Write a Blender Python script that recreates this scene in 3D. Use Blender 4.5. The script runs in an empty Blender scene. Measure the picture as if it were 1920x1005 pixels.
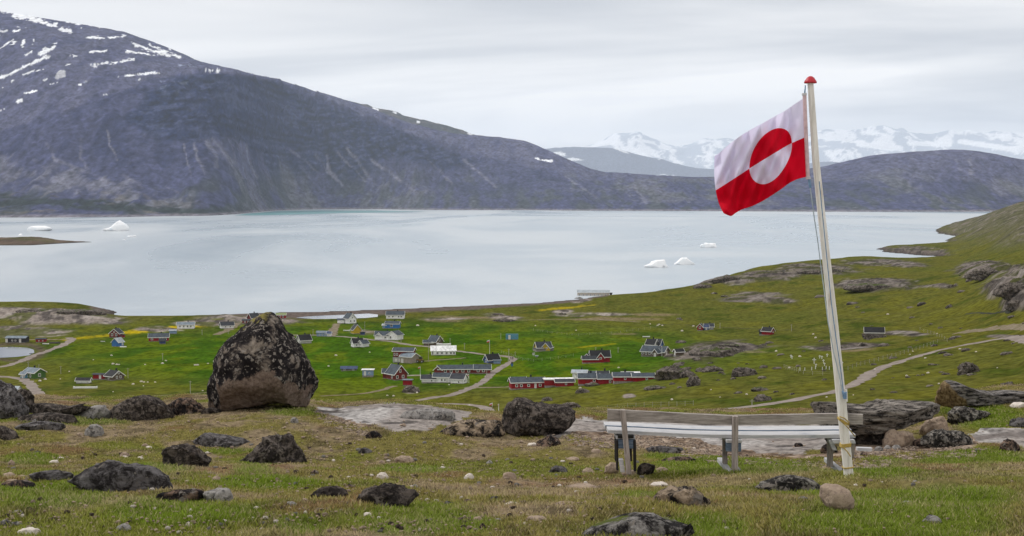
import bpy, bmesh, math, random
import numpy as np
from mathutils import Vector, Matrix
from mathutils.bvhtree import BVHTree

random.seed(7)
SC = bpy.context.scene
COL = SC.collection

# ------------------------------------------------------------------ camera
CAM_Z = 80.0                       # eye height above the fjord
PITCH = math.radians(2.845)
FPX = 1920 * 50.0 / 36.0           # focal length in photograph pixels
cam_d = bpy.data.cameras.new('camera')
cam_d.lens = 50; cam_d.sensor_width = 36
cam_d.clip_start = 0.3; cam_d.clip_end = 150000
cam = bpy.data.objects.new('camera', cam_d); COL.objects.link(cam)
cam.location = (0, 0, CAM_Z); cam.rotation_euler = (math.pi/2 - PITCH, 0, 0)
SC.camera = cam

# ------------------------------------------------------------------ world: overcast daylight
SUN_EL, SUN_AZ = 46, 62            # the sun stands ahead and to the left, behind the cloud deck
world = bpy.data.worlds.new('World'); SC.world = world; world.use_nodes = True
wt = world.node_tree; wt.nodes.clear()
def wn(t, **k):
    n = wt.nodes.new(t)
    for a, b in k.items(): setattr(n, a, b)
    return n
sky = wn('ShaderNodeTexSky', sky_type='NISHITA', sun_disc=False, sun_elevation=math.radians(SUN_EL), sun_rotation=math.radians(360-SUN_AZ))
skm = wn('ShaderNodeVectorMath', operation='SCALE'); skm.inputs['Scale'].default_value = 0.08
wt.links.new(sky.outputs[0], skm.inputs[0])
tc = wn('ShaderNodeTexCoord')
sep = wn('ShaderNodeSeparateXYZ'); wt.links.new(tc.outputs['Generated'], sep.inputs[0])
zc = wn('ShaderNodeMath', operation='MAXIMUM'); wt.links.new(sep.outputs[2], zc.inputs[0]); zc.inputs[1].default_value = 0.0
za = wn('ShaderNodeMath', operation='ADD'); wt.links.new(zc.outputs[0], za.inputs[0]); za.inputs[1].default_value = 0.085
dv = wn('ShaderNodeVectorMath', operation='DIVIDE'); wt.links.new(tc.outputs['Generated'], dv.inputs[0])
cmb = wn('ShaderNodeCombineXYZ')
for i in range(3): wt.links.new(za.outputs[0], cmb.inputs[i])
wt.links.new(cmb.outputs[0], dv.inputs[1])
mp = wn('ShaderNodeMapping'); wt.links.new(dv.outputs[0], mp.inputs[0])
mp.inputs['Location'].default_value = (1.8, 0.6, 0); mp.inputs['Scale'].default_value = (0.42, 0.55, 0.0); mp.inputs['Rotation'].default_value = (0, 0, 0.5)
nz = wn('ShaderNodeTexNoise'); wt.links.new(mp.outputs[0], nz.inputs['Vector'])
nz.inputs['Scale'].default_value = 0.75; nz.inputs['Detail'].default_value = 5; nz.inputs['Roughness'].default_value = 0.5; nz.inputs['Distortion'].default_value = 0.5
rp = wn('ShaderNodeValToRGB'); wt.links.new(nz.outputs['Fac'], rp.inputs[0])
e = rp.color_ramp.elements
e[0].position = 0.36; e[0].color = (0.52, 0.53, 0.56, 1)
e[1].position = 0.57; e[1].color = (1.18, 1.14, 1.10, 1)
m_ = e.new(0.46); m_.color = (0.82, 0.81, 0.81, 1)
# towards the horizon the cloud deck melts into a pale band of far stratus
hz = wn('ShaderNodeMapRange'); wt.links.new(zc.outputs[0], hz.inputs['Value'])
hz.inputs['From Min'].default_value = 0.0; hz.inputs['From Max'].default_value = 0.05
hz.inputs['To Min'].default_value = 0.75; hz.inputs['To Max'].default_value = 0.0
mxh = wn('ShaderNodeMixRGB'); wt.links.new(hz.outputs[0], mxh.inputs[0]); wt.links.new(rp.outputs[0], mxh.inputs[1]); mxh.inputs[2].default_value = (1.08, 1.04, 1.01, 1)
mx = wn('ShaderNodeMixRGB'); mx.inputs[0].default_value = 0.08
wt.links.new(mxh.outputs[0], mx.inputs[1]); wt.links.new(skm.outputs[0], mx.inputs[2])
bg = wn('ShaderNodeBackground'); wt.links.new(mx.outputs[0], bg.inputs[0]); bg.inputs[1].default_value = 1.0
wo = wn('ShaderNodeOutputWorld'); wt.links.new(bg.outputs[0], wo.inputs[0])

sun_d = bpy.data.lights.new('sun', 'SUN'); sun_d.energy = 1.5; sun_d.angle = math.radians(10); sun_d.color = (1, 0.97, 0.93)
sun = bpy.data.objects.new('sun', sun_d); COL.objects.link(sun)
sun.rotation_euler = (-math.radians(90 - SUN_EL), 0, math.radians(SUN_AZ))
SC.view_settings.view_transform = 'Standard'
try: SC.view_settings.look = 'None'
except Exception: pass
SC.view_settings.gamma = 1; SC.view_settings.exposure = 0.10
SC.view_settings.use_curve_mapping = False
SC.render.engine = 'CYCLES'
SC.cycles.max_bounces = 5; SC.cycles.diffuse_bounces = 2; SC.cycles.glossy_bounces = 2; SC.cycles.volume_bounces = 2; SC.cycles.sample_clamp_indirect = 4
SC.cycles.transmission_bounces = 2; SC.cycles.transparent_max_bounces = 6
SC.cycles.use_denoising = True

# ------------------------------------------------------------------ lens maths (only used to find where things stand)
SINP, COSP = math.sin(PITCH), math.cos(PITCH)
def ray(u, v):
    a = (u-960)/FPX; b = -(v-502.5)/FPX
    return Vector((a, b*SINP+COSP, b*COSP-SINP)).normalized()
def slope(v):                                    # tangent of the look-down angle on the middle column
    return np.tan(PITCH + np.arctan((np.asarray(v, float)-502.5)/FPX))
def project(x, y, z):
    dep = y*COSP - (z-CAM_Z)*SINP
    dep = np.where(dep < 0.1, 0.1, dep)
    u = 960 + FPX*x/dep
    v = 502.5 - FPX*(y*SINP + (z-CAM_Z)*COSP)/dep
    return u, v
def on_plane(u, v, z):                           # arrays ok
    a = (np.asarray(u, float)-960)/FPX; b = -(np.asarray(v, float)-502.5)/FPX
    dy = b*SINP+COSP; dz = b*COSP-SINP
    k = (z-CAM_Z)/dz
    return a*k, dy*k

# ------------------------------------------------------------------ noise in numpy
def _h(ix, iy, iz, s):
    h = (ix.astype(np.int64)*374761393 + iy.astype(np.int64)*668265263 + iz.astype(np.int64)*2147483647 + s*974711) & 0xffffffff
    h = ((h ^ (h >> 13))*1274126177) & 0xffffffff
    h = ((h ^ (h >> 16))*2246822519) & 0xffffffff
    return ((h ^ (h >> 15)) & 0xffff)/65535.0
def vnoise2(x, y, s=0):
    x0 = np.floor(x); y0 = np.floor(y); fx = x-x0; fy = y-y0
    fx = fx*fx*fx*(fx*(fx*6-15)+10); fy = fy*fy*fy*(fy*(fy*6-15)+10)
    o = np.zeros_like(x0)
    a = _h(x0, y0, o, s); b = _h(x0+1, y0, o, s); c = _h(x0, y0+1, o, s); d = _h(x0+1, y0+1, o, s)
    return (a+(b-a)*fx+(c-a)*fy+(a-b-c+d)*fx*fy)*2-1
def vnoise3(x, y, z, s=0):
    x0 = np.floor(x); y0 = np.floor(y); z0 = np.floor(z); fx = x-x0; fy = y-y0; fz = z-z0
    fx = fx*fx*(3-2*fx); fy = fy*fy*(3-2*fy); fz = fz*fz*(3-2*fz)
    def pl(zz):
        a = _h(x0, y0, zz, s); b = _h(x0+1, y0, zz, s); c = _h(x0, y0+1, zz, s); d = _h(x0+1, y0+1, zz, s)
        return a+(b-a)*fx+(c-a)*fy+(a-b-c+d)*fx*fy
    p, q = pl(z0), pl(z0+1)
    return (p+(q-p)*fz)*2-1
def fbm2(x, y, s=0, o=4, g=0.5):
    r = 0; a = 1; t = 0
    for i in range(o):
        k = 2.03**i
        c_, s_ = math.cos(i*0.7), math.sin(i*0.7)
        r = r + a*vnoise2((x*c_-y*s_)*k+i*17.3, (x*s_+y*c_)*k-i*9.1, s+i*31); t += a; a *= g
    return r/t
def fbm3(x, y, z, s=0, o=4, g=0.5):
    r = 0; a = 1; t = 0
    for i in range(o):
        k = 2.03**i
        r = r + a*vnoise3(x*k+i*3.7, y*k-i*5.1, z*k+i*2.3, s+i*31); t += a; a *= g
    return r/t
def ridged2(x, y, s=0, o=3):
    r = 0; a = 1; t = 0
    for i in range(o):
        r = r + a*(1-np.abs(vnoise2(x*2.0**i+i*7.7, y*2.0**i+i*3.1, s+i*13))*2); t += a; a *= 0.5
    return r/t
def sst(a, b, x):
    t = np.clip((x-a)/(b-a), 0, 1); return t*t*(3-2*t)
def inpoly(u, v, P):
    r = np.zeros(u.shape, bool); n = len(P)
    for i in range(n):
        x1, y1 = P[i]; x2, y2 = P[(i+1) % n]
        if y1 == y2: continue
        c = ((y1 > v) != (y2 > v)) & (u < (x2-x1)*(v-y1)/(y2-y1)+x1)
        r ^= c
    return r
def segdist(u, v, P, closed=False):
    d = np.full(u.shape, 1e9); n = len(P)
    for i in range(n if closed else n-1):
        x1, y1 = P[i]; x2, y2 = P[(i+1) % n]
        ex, ey = x2-x1, y2-y1; L = ex*ex+ey*ey+1e-12
        t = np.clip(((u-x1)*ex+(v-y1)*ey)/L, 0, 1)
        d = np.minimum(d, np.hypot(u-x1-t*ex, v-y1-t*ey))
    return d
def mixc(c, new, m):
    return c + (np.asarray(new)-c)*m[..., None]

# ------------------------------------------------------------------ object helpers
def tag(o, label=None, cat=None, group=None, kind=None):
    if label: o['label'] = label
    if cat: o['category'] = cat
    if group: o['group'] = group
    if kind: o['kind'] = kind
    return o
def empty(name, loc, rz=0, **k):
    o = bpy.data.objects.new(name, None); COL.objects.link(o)
    o.empty_display_size = 0.2
    o.location = loc; o.rotation_euler = (0, 0, rz); tag(o, **k)
    return o
def mesh_obj(name, me, mat=None, parent=None, loc=None):
    o = bpy.data.objects.new(name, me); COL.objects.link(o)
    if mat and not me.materials: me.materials.append(mat)
    if parent: o.parent = parent
    if loc is not None: o.location = loc
    return o
def smooth(me, on=True):
    me.polygons.foreach_set('use_smooth', [on]*len(me.polygons)); me.update()
class MB:
    def __init__(s): s.v = []; s.f = []
    def add(s, vs, fs, M=None):
        n = len(s.v)
        for p in vs: s.v.append(tuple(M @ Vector(p)) if M else tuple(p))
        for q in fs: s.f.append([i+n for i in q])
    def box(s, x0, x1, y0, y1, z0, z1, M=None):
        s.add([(x0,y0,z0),(x1,y0,z0),(x1,y1,z0),(x0,y1,z0),(x0,y0,z1),(x1,y0,z1),(x1,y1,z1),(x0,y1,z1)],
              [(0,3,2,1),(4,5,6,7),(0,1,5,4),(1,2,6,5),(2,3,7,6),(3,0,4,7)], M)
    def tube(s, pts, r, n=8, r1=None):
        pts = [Vector(p) for p in pts]; vs = []; m = len(pts)
        for i, p in enumerate(pts):
            d = (pts[min(i+1, m-1)]-pts[max(i-1, 0)]).normalized()
            a = d.cross(Vector((0, 0, 1)))
            if a.length < 1e-3: a = Vector((1, 0, 0))
            a.normalize(); b = d.cross(a)
            rr = r if r1 is None else r+(r1-r)*i/(m-1)
            for k in range(n):
                t = 2*math.pi*k/n
                vs.append(p+(a*math.cos(t)+b*math.sin(t))*rr)
        fs = []
        for i in range(m-1):
            for k in range(n): fs.append((i*n+k, i*n+(k+1) % n, (i+1)*n+(k+1) % n, (i+1)*n+k))
        fs.append(list(range(n))[::-1]); fs.append([(m-1)*n+k for k in range(n)])
        s.add(vs, fs)
    def build(s, name, mat, parent=None, loc=None, sm=False):
        me = bpy.data.meshes.new(name); me.from_pydata(s.v, [], s.f)
        me.materials.append(mat)
        if sm: smooth(me)
        return mesh_obj(name, me, None, parent, loc)

# ------------------------------------------------------------------ materials
def new_mat(name, rough=0.9, spec=0.2):
    m = bpy.data.materials.new(name); m.use_nodes = True
    b = m.node_tree.nodes['Principled BSDF']
    b.inputs['Roughness'].default_value = rough
    b.inputs['Specular IOR Level'].default_value = spec
    return m, m.node_tree, b
def N(nt, t, ins=None, **k):
    n = nt.nodes.new(t)
    for a, b in k.items(): setattr(n, a, b)
    for a, b in (ins or {}).items():
        if hasattr(b, 'is_output') or isinstance(b, bpy.types.NodeSocket): nt.links.new(b, n.inputs[a])
        else: n.inputs[a].default_value = b
    return n
def noise_n(nt, vec, scale, detail=4, rough=0.55, dist=0.0):
    n = N(nt, 'ShaderNodeTexNoise', {'Scale': scale, 'Detail': detail, 'Roughness': rough, 'Distortion': dist})
    if vec is not None: nt.links.new(vec, n.inputs['Vector'])
    return n.outputs['Fac']
def ramp(nt, fac, stops):
    r = nt.nodes.new('ShaderNodeValToRGB'); nt.links.new(fac, r.inputs[0])
    e = r.color_ramp.elements
    while len(e) > 1: e.remove(e[-1])
    e[0].position = stops[0][0]; e[0].color = (*stops[0][1], 1) if len(stops[0][1]) == 3 else stops[0][1]
    for p, c in stops[1:]:
        q = e.new(p); q.color = (*c, 1)
    return r.outputs[0]
def flat_mat(name, col, rough=0.8, var=0.12, scale=6.0, spec=0.25, bump=0.0):
    m, nt, b = new_mat(name, rough, spec)
    t = N(nt, 'ShaderNodeTexCoord').outputs['Object']
    f = noise_n(nt, t, scale, 5, 0.6)
    lo = tuple(c*(1-var*2) for c in col); hi = tuple(min(1, c*(1+var)) for c in col)
    nt.links.new(ramp(nt, f, [(0.3, lo), (0.6, hi)]), b.inputs['Base Color'])
    if bump:
        bp = N(nt, 'ShaderNodeBump', {'Strength': bump, 'Distance': 0.02, 'Height': f}); nt.links.new(bp.outputs[0], b.inputs['Normal'])
    return m
# ------------------------------------------------------------------ terrain heights
# near hill, the valley behind its crest, the slopes to the right: z over (t = x/y, ln y), from measured columns
VC = [(-1500, 760), (-100, 770), (0, 772), (150, 776), (300, 776), (400, 768), (450, 764), (530, 760), (570, 768), (600, 780), (650, 778), (700, 775), (760, 774), (830, 785), (880, 797),
      (960, 803), (1060, 797), (1150, 797), (1300, 797), (1400, 802), (1500, 805), (1600, 800), (1700, 800), (1770, 775), (1820, 757), (1880, 750), (1930, 748), (3400, 735)]
def vcrest(u): return np.interp(u, [p[0] for p in VC], [p[1] for p in VC])
VAL = {
 -1500: [(770, 20), (700, 12), (650, 8), (610, 7), (579, 8)],
 -200: [(770, 14), (700, 8), (650, 4), (610, 3.5), (579, 7)],
 0: [(770, 14), (700, 8), (665, 4.2), (650, 4), (610, 3), (579, 6.5)],
 150: [(770, 14), (700, 8), (650, 5), (610, 4), (577, 7)],
 215: [(770, 14), (700, 8), (650, 5), (610, 4), (594, 3.5)],
 400: [(770, 15), (700, 9), (650, 5.5), (610, 3.5), (595, 3)],
 480: [(770, 15), (700, 9), (650, 5.5), (610, 4.5), (590, 5)],
 600: [(775, 16), (700, 9), (650, 5.5), (610, 3), (590, 1.5)],
 900: [(790, 20), (750, 13), (700, 10), (650, 6.5), (610, 4.5), (580, 2.5)],
 1100: [(800, 28), (750, 19), (700, 12), (650, 8), (610, 5.5), (575, 4), (560, 3)],
 1200: [(800, 32), (750, 23), (700, 15), (650, 9), (610, 6), (575, 5), (553, 3)],
 1300: [(800, 37), (770, 31), (700, 20), (650, 10), (610, 7), (580, 6), (550, 6), (541, 5.5)],
 1400: [(800, 40), (750, 31), (700, 24), (650, 13), (610, 9), (580, 8), (550, 8), (530, 11), (520, 10.5)],
 1500: [(800, 42), (750, 34), (700, 28), (650, 19), (610, 13), (580, 11.5), (550, 12.5), (520, 13), (506, 12)],
 1600: [(800, 44), (750, 37), (700, 31), (650, 23), (610, 18), (580, 16), (550, 17), (520, 16), (494, 12)],
 1700: [(780, 45), (750, 40), (700, 34), (650, 27), (610, 22), (580, 20), (550, 22), (520, 20), (500, 15), (489, 8), (484, 4), (476, 4), (462, 5)],
 1800: [(760, 44), (700, 37), (650, 33), (610, 29), (580, 29), (550, 31), (520, 30), (500, 22), (489, 9), (476, 9), (455, 8), (437, 10), (422, 16), (414, 18)],
 1860: [(750, 45), (700, 40), (650, 37), (610, 34), (580, 35), (550, 38), (520, 37), (500, 33), (480, 27), (460, 24), (430, 30), (396, 48)],
 1920: [(748, 46), (700, 42), (650, 40), (610, 38), (580, 40), (550, 44), (520, 44), (500, 42), (480, 38), (450, 40), (420, 52), (400, 55), (373, 76.5)],
 2100: [(748, 47), (700, 45), (650, 44), (610, 44), (580, 48), (550, 54), (520, 60), (480, 66), (440, 68), (400, 74)],
 3400: [(745, 50), (700, 55), (650, 60), (580, 70), (500, 75)],
}
LY = np.linspace(math.log(2.0), math.log(7000), 620)
def _table():
    us = sorted(VAL); tg = np.linspace(-0.95, 0.95, 761); T = np.zeros((len(tg), len(LY)))
    prof = []
    for u in us:
        pts = sorted((float((CAM_Z-z)/slope(v)), z) for v, z in VAL[u])
        prof.append((u, pts))
    H = []
    for u, pts in prof:
        ys = [p[0] for p in pts]; zs = [p[1] for p in pts]
        ys = ys+[ys[-1]*1.08, ys[-1]*1.3, 9000]; zs = zs+[zs[-1]*0.9, zs[-1]*0.6, zs[-1]*0.5]
        H.append(np.interp(LY, np.log(ys), zs))
    y0 = np.array([p[1][0][0] for p in prof]); z0 = np.array([p[1][0][1] for p in prof])
    ut = (np.array(us)-960)/FPX
    V = np.array(H)
    for j in range(len(LY)): T[:, j] = np.interp(tg, ut, V[:, j])
    ys0 = np.interp(tg, ut, y0); zs0 = np.interp(tg, ut, z0)
    vc = vcrest(960+tg*FPX)
    k = np.ones(9)/9
    vc = np.convolve(np.pad(vc, 4, 'edge'), k, 'valid')
    yc = 27.0
    for i in range(len(tg)):
        zc = CAM_Z-float(slope(vc[i]))*yc
        ny = [1.5, 4, 7, 10, 14, 19.5, 23, yc, 31, 42, 70, 125, ys0[i]*0.9, ys0[i]]
        nzv = [78.9, 78.6, 78.33, 77.82, 77.14, 76.24, (76.24+zc)/2+0.04, zc, zc-0.35, zc-3.5, min(64, zs0[i]+26), min(49, zs0[i]+14), zs0[i]+2, zs0[i]]
        near = np.interp(LY, np.log(ny), nzv)
        ly0 = math.log(ys0[i])
        T[i] = np.where(LY < ly0, near, T[i])
    kk = np.exp(-0.5*(np.arange(-6, 7)/2.2)**2); kk /= kk.sum()
    T = np.apply_along_axis(lambda a: np.convolve(np.pad(a, 6, 'edge'), kk, 'valid'), 0, T)
    kk = np.exp(-0.5*(np.arange(-4, 5)/1.3)**2); kk /= kk.sum()
    T = np.apply_along_axis(lambda a: np.convolve(np.pad(a, 4, 'edge'), kk, 'valid'), 1, T)
    return tg, T
TG, TT = _table()
def zbase(x, y):
    t = np.clip(x/np.maximum(y, 0.5), TG[0], TG[-1]); ly = np.log(np.clip(y, 2.0, 6900))
    fi = (t-TG[0])/(TG[1]-TG[0]); fj = (ly-LY[0])/(LY[1]-LY[0])
    i = np.clip(fi.astype(int), 0, len(TG)-2); j = np.clip(fj.astype(int), 0, len(LY)-2); a = fi-i; b = fj-j
    return TT[i, j]*(1-a)*(1-b)+TT[i+1, j]*a*(1-b)+TT[i, j+1]*(1-a)*b+TT[i+1, j+1]*a*b
# land outline at sea level, measured on the z = 0 plane
LANDP = [(-1500, 575), (-200, 573), (0, 574), (100, 573), (190, 577), (215, 590), (250, 594.5), (330, 594), (400, 592), (450, 588), (520, 586), (600, 584.5), (700, 581), (800, 577), (900, 573),
         (1000, 568), (1080, 562), (1140, 554), (1220, 549), (1290, 541), (1320, 530), (1400, 510), (1500, 497), (1600, 488), (1680, 486.5), (1755, 488), (1775, 486), (1755, 480),
         (1700, 476.5), (1655, 472.5), (1648, 467.5), (1660, 463.5), (1700, 461.5), (1760, 460), (1785, 458), (1775, 452), (1800, 444), (1768, 438), (1752, 432), (1785, 425), (1830, 415),
         (1870, 403), (1900, 397), (1990, 394), (3400, 390), (3400, 1600), (-1500, 1600)]
LX, LYY = on_plane([p[0] for p in LANDP[:-2]], [p[1] for p in LANDP[:-2]], 0.0)
LWP = list(zip(LX.tolist(), LYY.tolist()))+[(5000, -4000), (-5000, -4000)]
def shore_d(x, y):
    n1 = fbm2(x/45, y/45, 5, 3)*9
    d = segdist(x, y, LWP, True); s = inpoly(x, y, LWP)
    return np.where(s, d, -d)+n1*np.clip(np.hypot(x, y)/1200, 0, 1.5)
# rocky ground in the valley: pixel ellipses (u, v, ru, rv, relief m)
PONDS = [([(-60, 658), (-10, 652), (20, 650.5), (50, 652), (62, 656), (63, 661), (54, 666), (30, 669), (-10, 671), (-60, 672)], 3.9), ([(556, 595.5), (575, 593.5), (610, 591.5), (650, 590), (690, 588), (707, 590), (706, 594), (685, 596), (640, 597.5), (590, 598)], 1.3)]
PONDW = [(list(zip(*[c.tolist() for c in on_plane([p[0] for p in P], [p[1] for p in P], z)])), z) for P, z in PONDS]
ROCKY = [(60, 592, 175, 15, 2.5), (120, 600, 120, 12, 1.5), (30, 622, 90, 10, .6), (470, 598, 90, 9, 1.5), (400, 606, 60, 5, .5), (300, 618, 40, 5, .5), (945, 596, 30, 5, 1), (925, 588, 20, 4, 1), (1052, 583, 18, 4, 1),
         (1085, 560, 20, 5, 1), (1350, 524, 60, 9, 3), (1440, 517, 60, 9, 3), (1530, 505, 80, 10, 3.5), (1650, 493, 70, 6, 2), (1420, 552, 55, 5, 1.5), (1410, 560, 60, 6, .6), (1640, 535, 80, 12, 3.5), (1450, 565, 40, 4, .6),
         (1760, 538, 30, 5, 1), (1850, 508, 58, 17, 5), (1700, 498, 40, 5, 2), (1895, 545, 55, 20, 6), (1930, 520, 40, 20, 6), (1915, 570, 45, 14, 4), (1700, 470, 60, 8, 1.5), (1350, 655, 80, 14, 3.0), (1300, 670, 40, 12, 1.5),
         (1590, 647, 70, 5, .5), (1560, 652, 60, 4, .5), (1700, 627, 40, 4, .5), (1900, 632, 60, 3, .5), (680, 622, 20, 5, .3), (1110, 590, 60, 3, .2), (830, 597, 40, 3, .2), (770, 730, 15, 8, .8), (1180, 745, 10, 3, .3), (650, 590, 40, 3, .3)]
SLABS = [[(598, 776), (660, 769), (740, 764), (800, 766), (862, 783), (885, 797), (835, 813), (795, 830), (730, 824), (690, 808), (640, 798), (600, 786)],
         [(1015, 806), (1060, 795), (1150, 795), (1300, 794), (1420, 799), (1540, 808), (1560, 850), (1500, 866), (1425, 864), (1360, 852), (1290, 826), (1180, 822), (1080, 823), (1040, 842), (1020, 830)],
         [(1812, 832), (1850, 822), (1935, 826), (2050, 830), (2050, 850), (1900, 852), (1830, 846)]]
GRAVEL = [[(1050, 818), (1190, 815), (1300, 822), (1370, 850), (1450, 862), (1560, 868), (1600, 846), (1700, 838), (1800, 836), (1850, 842), (1830, 858), (1700, 862), (1640, 880), (1500, 879), (1420, 872), (1330, 868), (1260, 850), (1080, 836)],
          [(590, 770), (640, 784), (700, 815), (680, 818), (640, 806), (600, 795)]]
def near_masks(x, y, z):
    u, v = project(x, y, z)
    ju = fbm2(x*1.3, y*1.3, 71, 3)*14; jv = fbm2(x*2.1, y*2.1, 72, 3)*5
    slab = np.zeros(x.shape); grav = np.zeros(x.shape)
    ok = (y > 12) & (y < 60)
    for P in SLABS: slab = np.maximum(slab, (inpoly(u+ju, v+jv, P) & ok)*1.0)
    for P in GRAVEL: grav = np.maximum(grav, (inpoly(u+ju, v+jv, P) & ok)*1.0)
    return slab, grav*(1-slab), u, v
def height(x, y):
    z = zbase(x, y)
    far = sst(60, 300, y)
    d = shore_d(x, y)
    u, v = project(x, y, z)
    # near field relief: tussocks and hollows
    near = 1-far
    slab, grav, _, _ = near_masks(x, y, z)
    z = z + near*(fbm2(x/3.1, y/3.1, 1, 3)*0.10*sst(3, 9, y)+fbm2(x/0.5, y/0.5, 2, 4)*0.055*(1-slab*0.6)+slab*(ridged2(x/2.2, y/0.9, 25, 3)-0.3)*0.07)
    # valley relief
    z = z + far*(fbm2(x/60, y/60, 3, 4)*1.3+fbm2(x/9, y/9, 4, 3)*0.22)*sst(0, 60, d)
    rk = np.zeros(x.shape)
    n = fbm2(x/14, y/22, 8, 4)
    for (a, b, ru, rv, h) in ROCKY:
        e_ = 1-np.hypot((u-a)/ru, (v-b)/rv)
        m = sst(-0.25, 0.25, e_+n*0.55)
        dome = np.clip(e_, 0, 1)**0.6
        z = z + far*h*(dome*0.8+m*np.clip(e_+0.5, 0, 1)*(ridged2(x/11, y/16, 21, 4)*0.35))
        rk = np.maximum(rk, m)
    land = 1-np.exp(-np.clip(d, 0, None)/(14+55*sst(420, 470, u)*sst(1120, 1060, u)))
    for PW, pz in PONDW:
        near_ = inpoly(x, y, PW); pd = segdist(x, y, PW, True); sd = np.where(near_, -pd, pd)
        z = np.where((sd < 30) & (d > 0), z+(np.minimum(z, pz+0.9)-z)*sst(30, 12, sd), z)
        z = np.where(d > 0, z+(pz-0.5-z)*sst(4, -3, sd), z)
    z = np.where(d > 0, 0.12+np.clip(z, 0.3, None)*land, np.maximum(-3.0, d*0.08)-0.05)
    return z, d, rk, slab, grav

def fan(name, tcols, ys, ztype):
    nt_, ny_ = len(tcols), len(ys)
    Y, T = np.meshgrid(ys, tcols, indexing='ij'); X = T*Y
    z, d, rk, slab, grav = height(X, Y)
    return X, Y, z, d, rk, slab, grav
def grid_mesh(name, X, Y, Z, col, mat, sm=True):
    ny_, nx_ = X.shape
    me = bpy.data.meshes.new(name)
    co = np.stack([X, Y, Z], -1).reshape(-1, 3).astype(np.float32)
    idx = np.arange(ny_*nx_).reshape(ny_, nx_)
    q = np.stack([idx[:-1, :-1], idx[:-1, 1:], idx[1:, 1:], idx[1:, :-1]], -1).reshape(-1, 4)
    me.vertices.add(len(co)); me.vertices.foreach_set('co', co.ravel())
    me.loops.add(q.size); me.loops.foreach_set('vertex_index', q.ravel().astype(np.int32))
    me.polygons.add(len(q)); me.polygons.foreach_set('loop_start', (np.arange(len(q))*4).astype(np.int32))
    try: me.polygons.foreach_set('loop_total', np.full(len(q), 4, np.int32))
    except Exception: pass
    me.update(calc_edges=True)
    a = me.attributes.new('tint', 'FLOAT_COLOR', 'POINT')
    c4 = np.ones((len(co), 4), np.float32); c4[:, :3] = np.clip(col.reshape(-1, 3), 0, 1)
    a.data.foreach_set('color', c4.ravel())
    me.polygons.foreach_set('use_smooth', np.full(len(q), sm)); me.update()
    me.materials.append(mat)
    return me, co, q
def bvh_of(co, q): return BVHTree.FromPolygons(co.tolist(), q.tolist())

# ground material: tint attribute times fine procedural grain, plus relief
def ground_mat(name, grain, bump_d, amt=0.5, stretch=(1, 1, 1), rough=0.95):
    m, nt, b = new_mat(name, rough, 0.0)
    at = N(nt, 'ShaderNodeAttribute', attribute_name='tint')
    t = N(nt, 'ShaderNodeTexCoord').outputs['Object']
    mpn = N(nt, 'ShaderNodeMapping', {'Vector': t, 'Scale': stretch})
    f = noise_n(nt, mpn.outputs[0], grain, 7, 0.68)
    g = ramp(nt, f, [(0.30, (1-amt,)*3), (0.5, (1.0,)*3), (0.72, (1+amt*0.9,)*3)])
    r = [n for n in nt.nodes if n.type == 'VALTORGB'][-1]
    mm = N(nt, 'ShaderNodeVectorMath', operation='MULTIPLY')
    nt.links.new(at.outputs['Color'], mm.inputs[0]); nt.links.new(g, mm.inputs[1])
    nt.links.new(mm.outputs[0], b.inputs['Base Color'])
    bp = N(nt, 'ShaderNodeBump', {'Strength': 0.7, 'Distance': bump_d, 'Height': f})
    nt.links.new(bp.outputs[0], b.inputs['Normal'])
    return m

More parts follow.
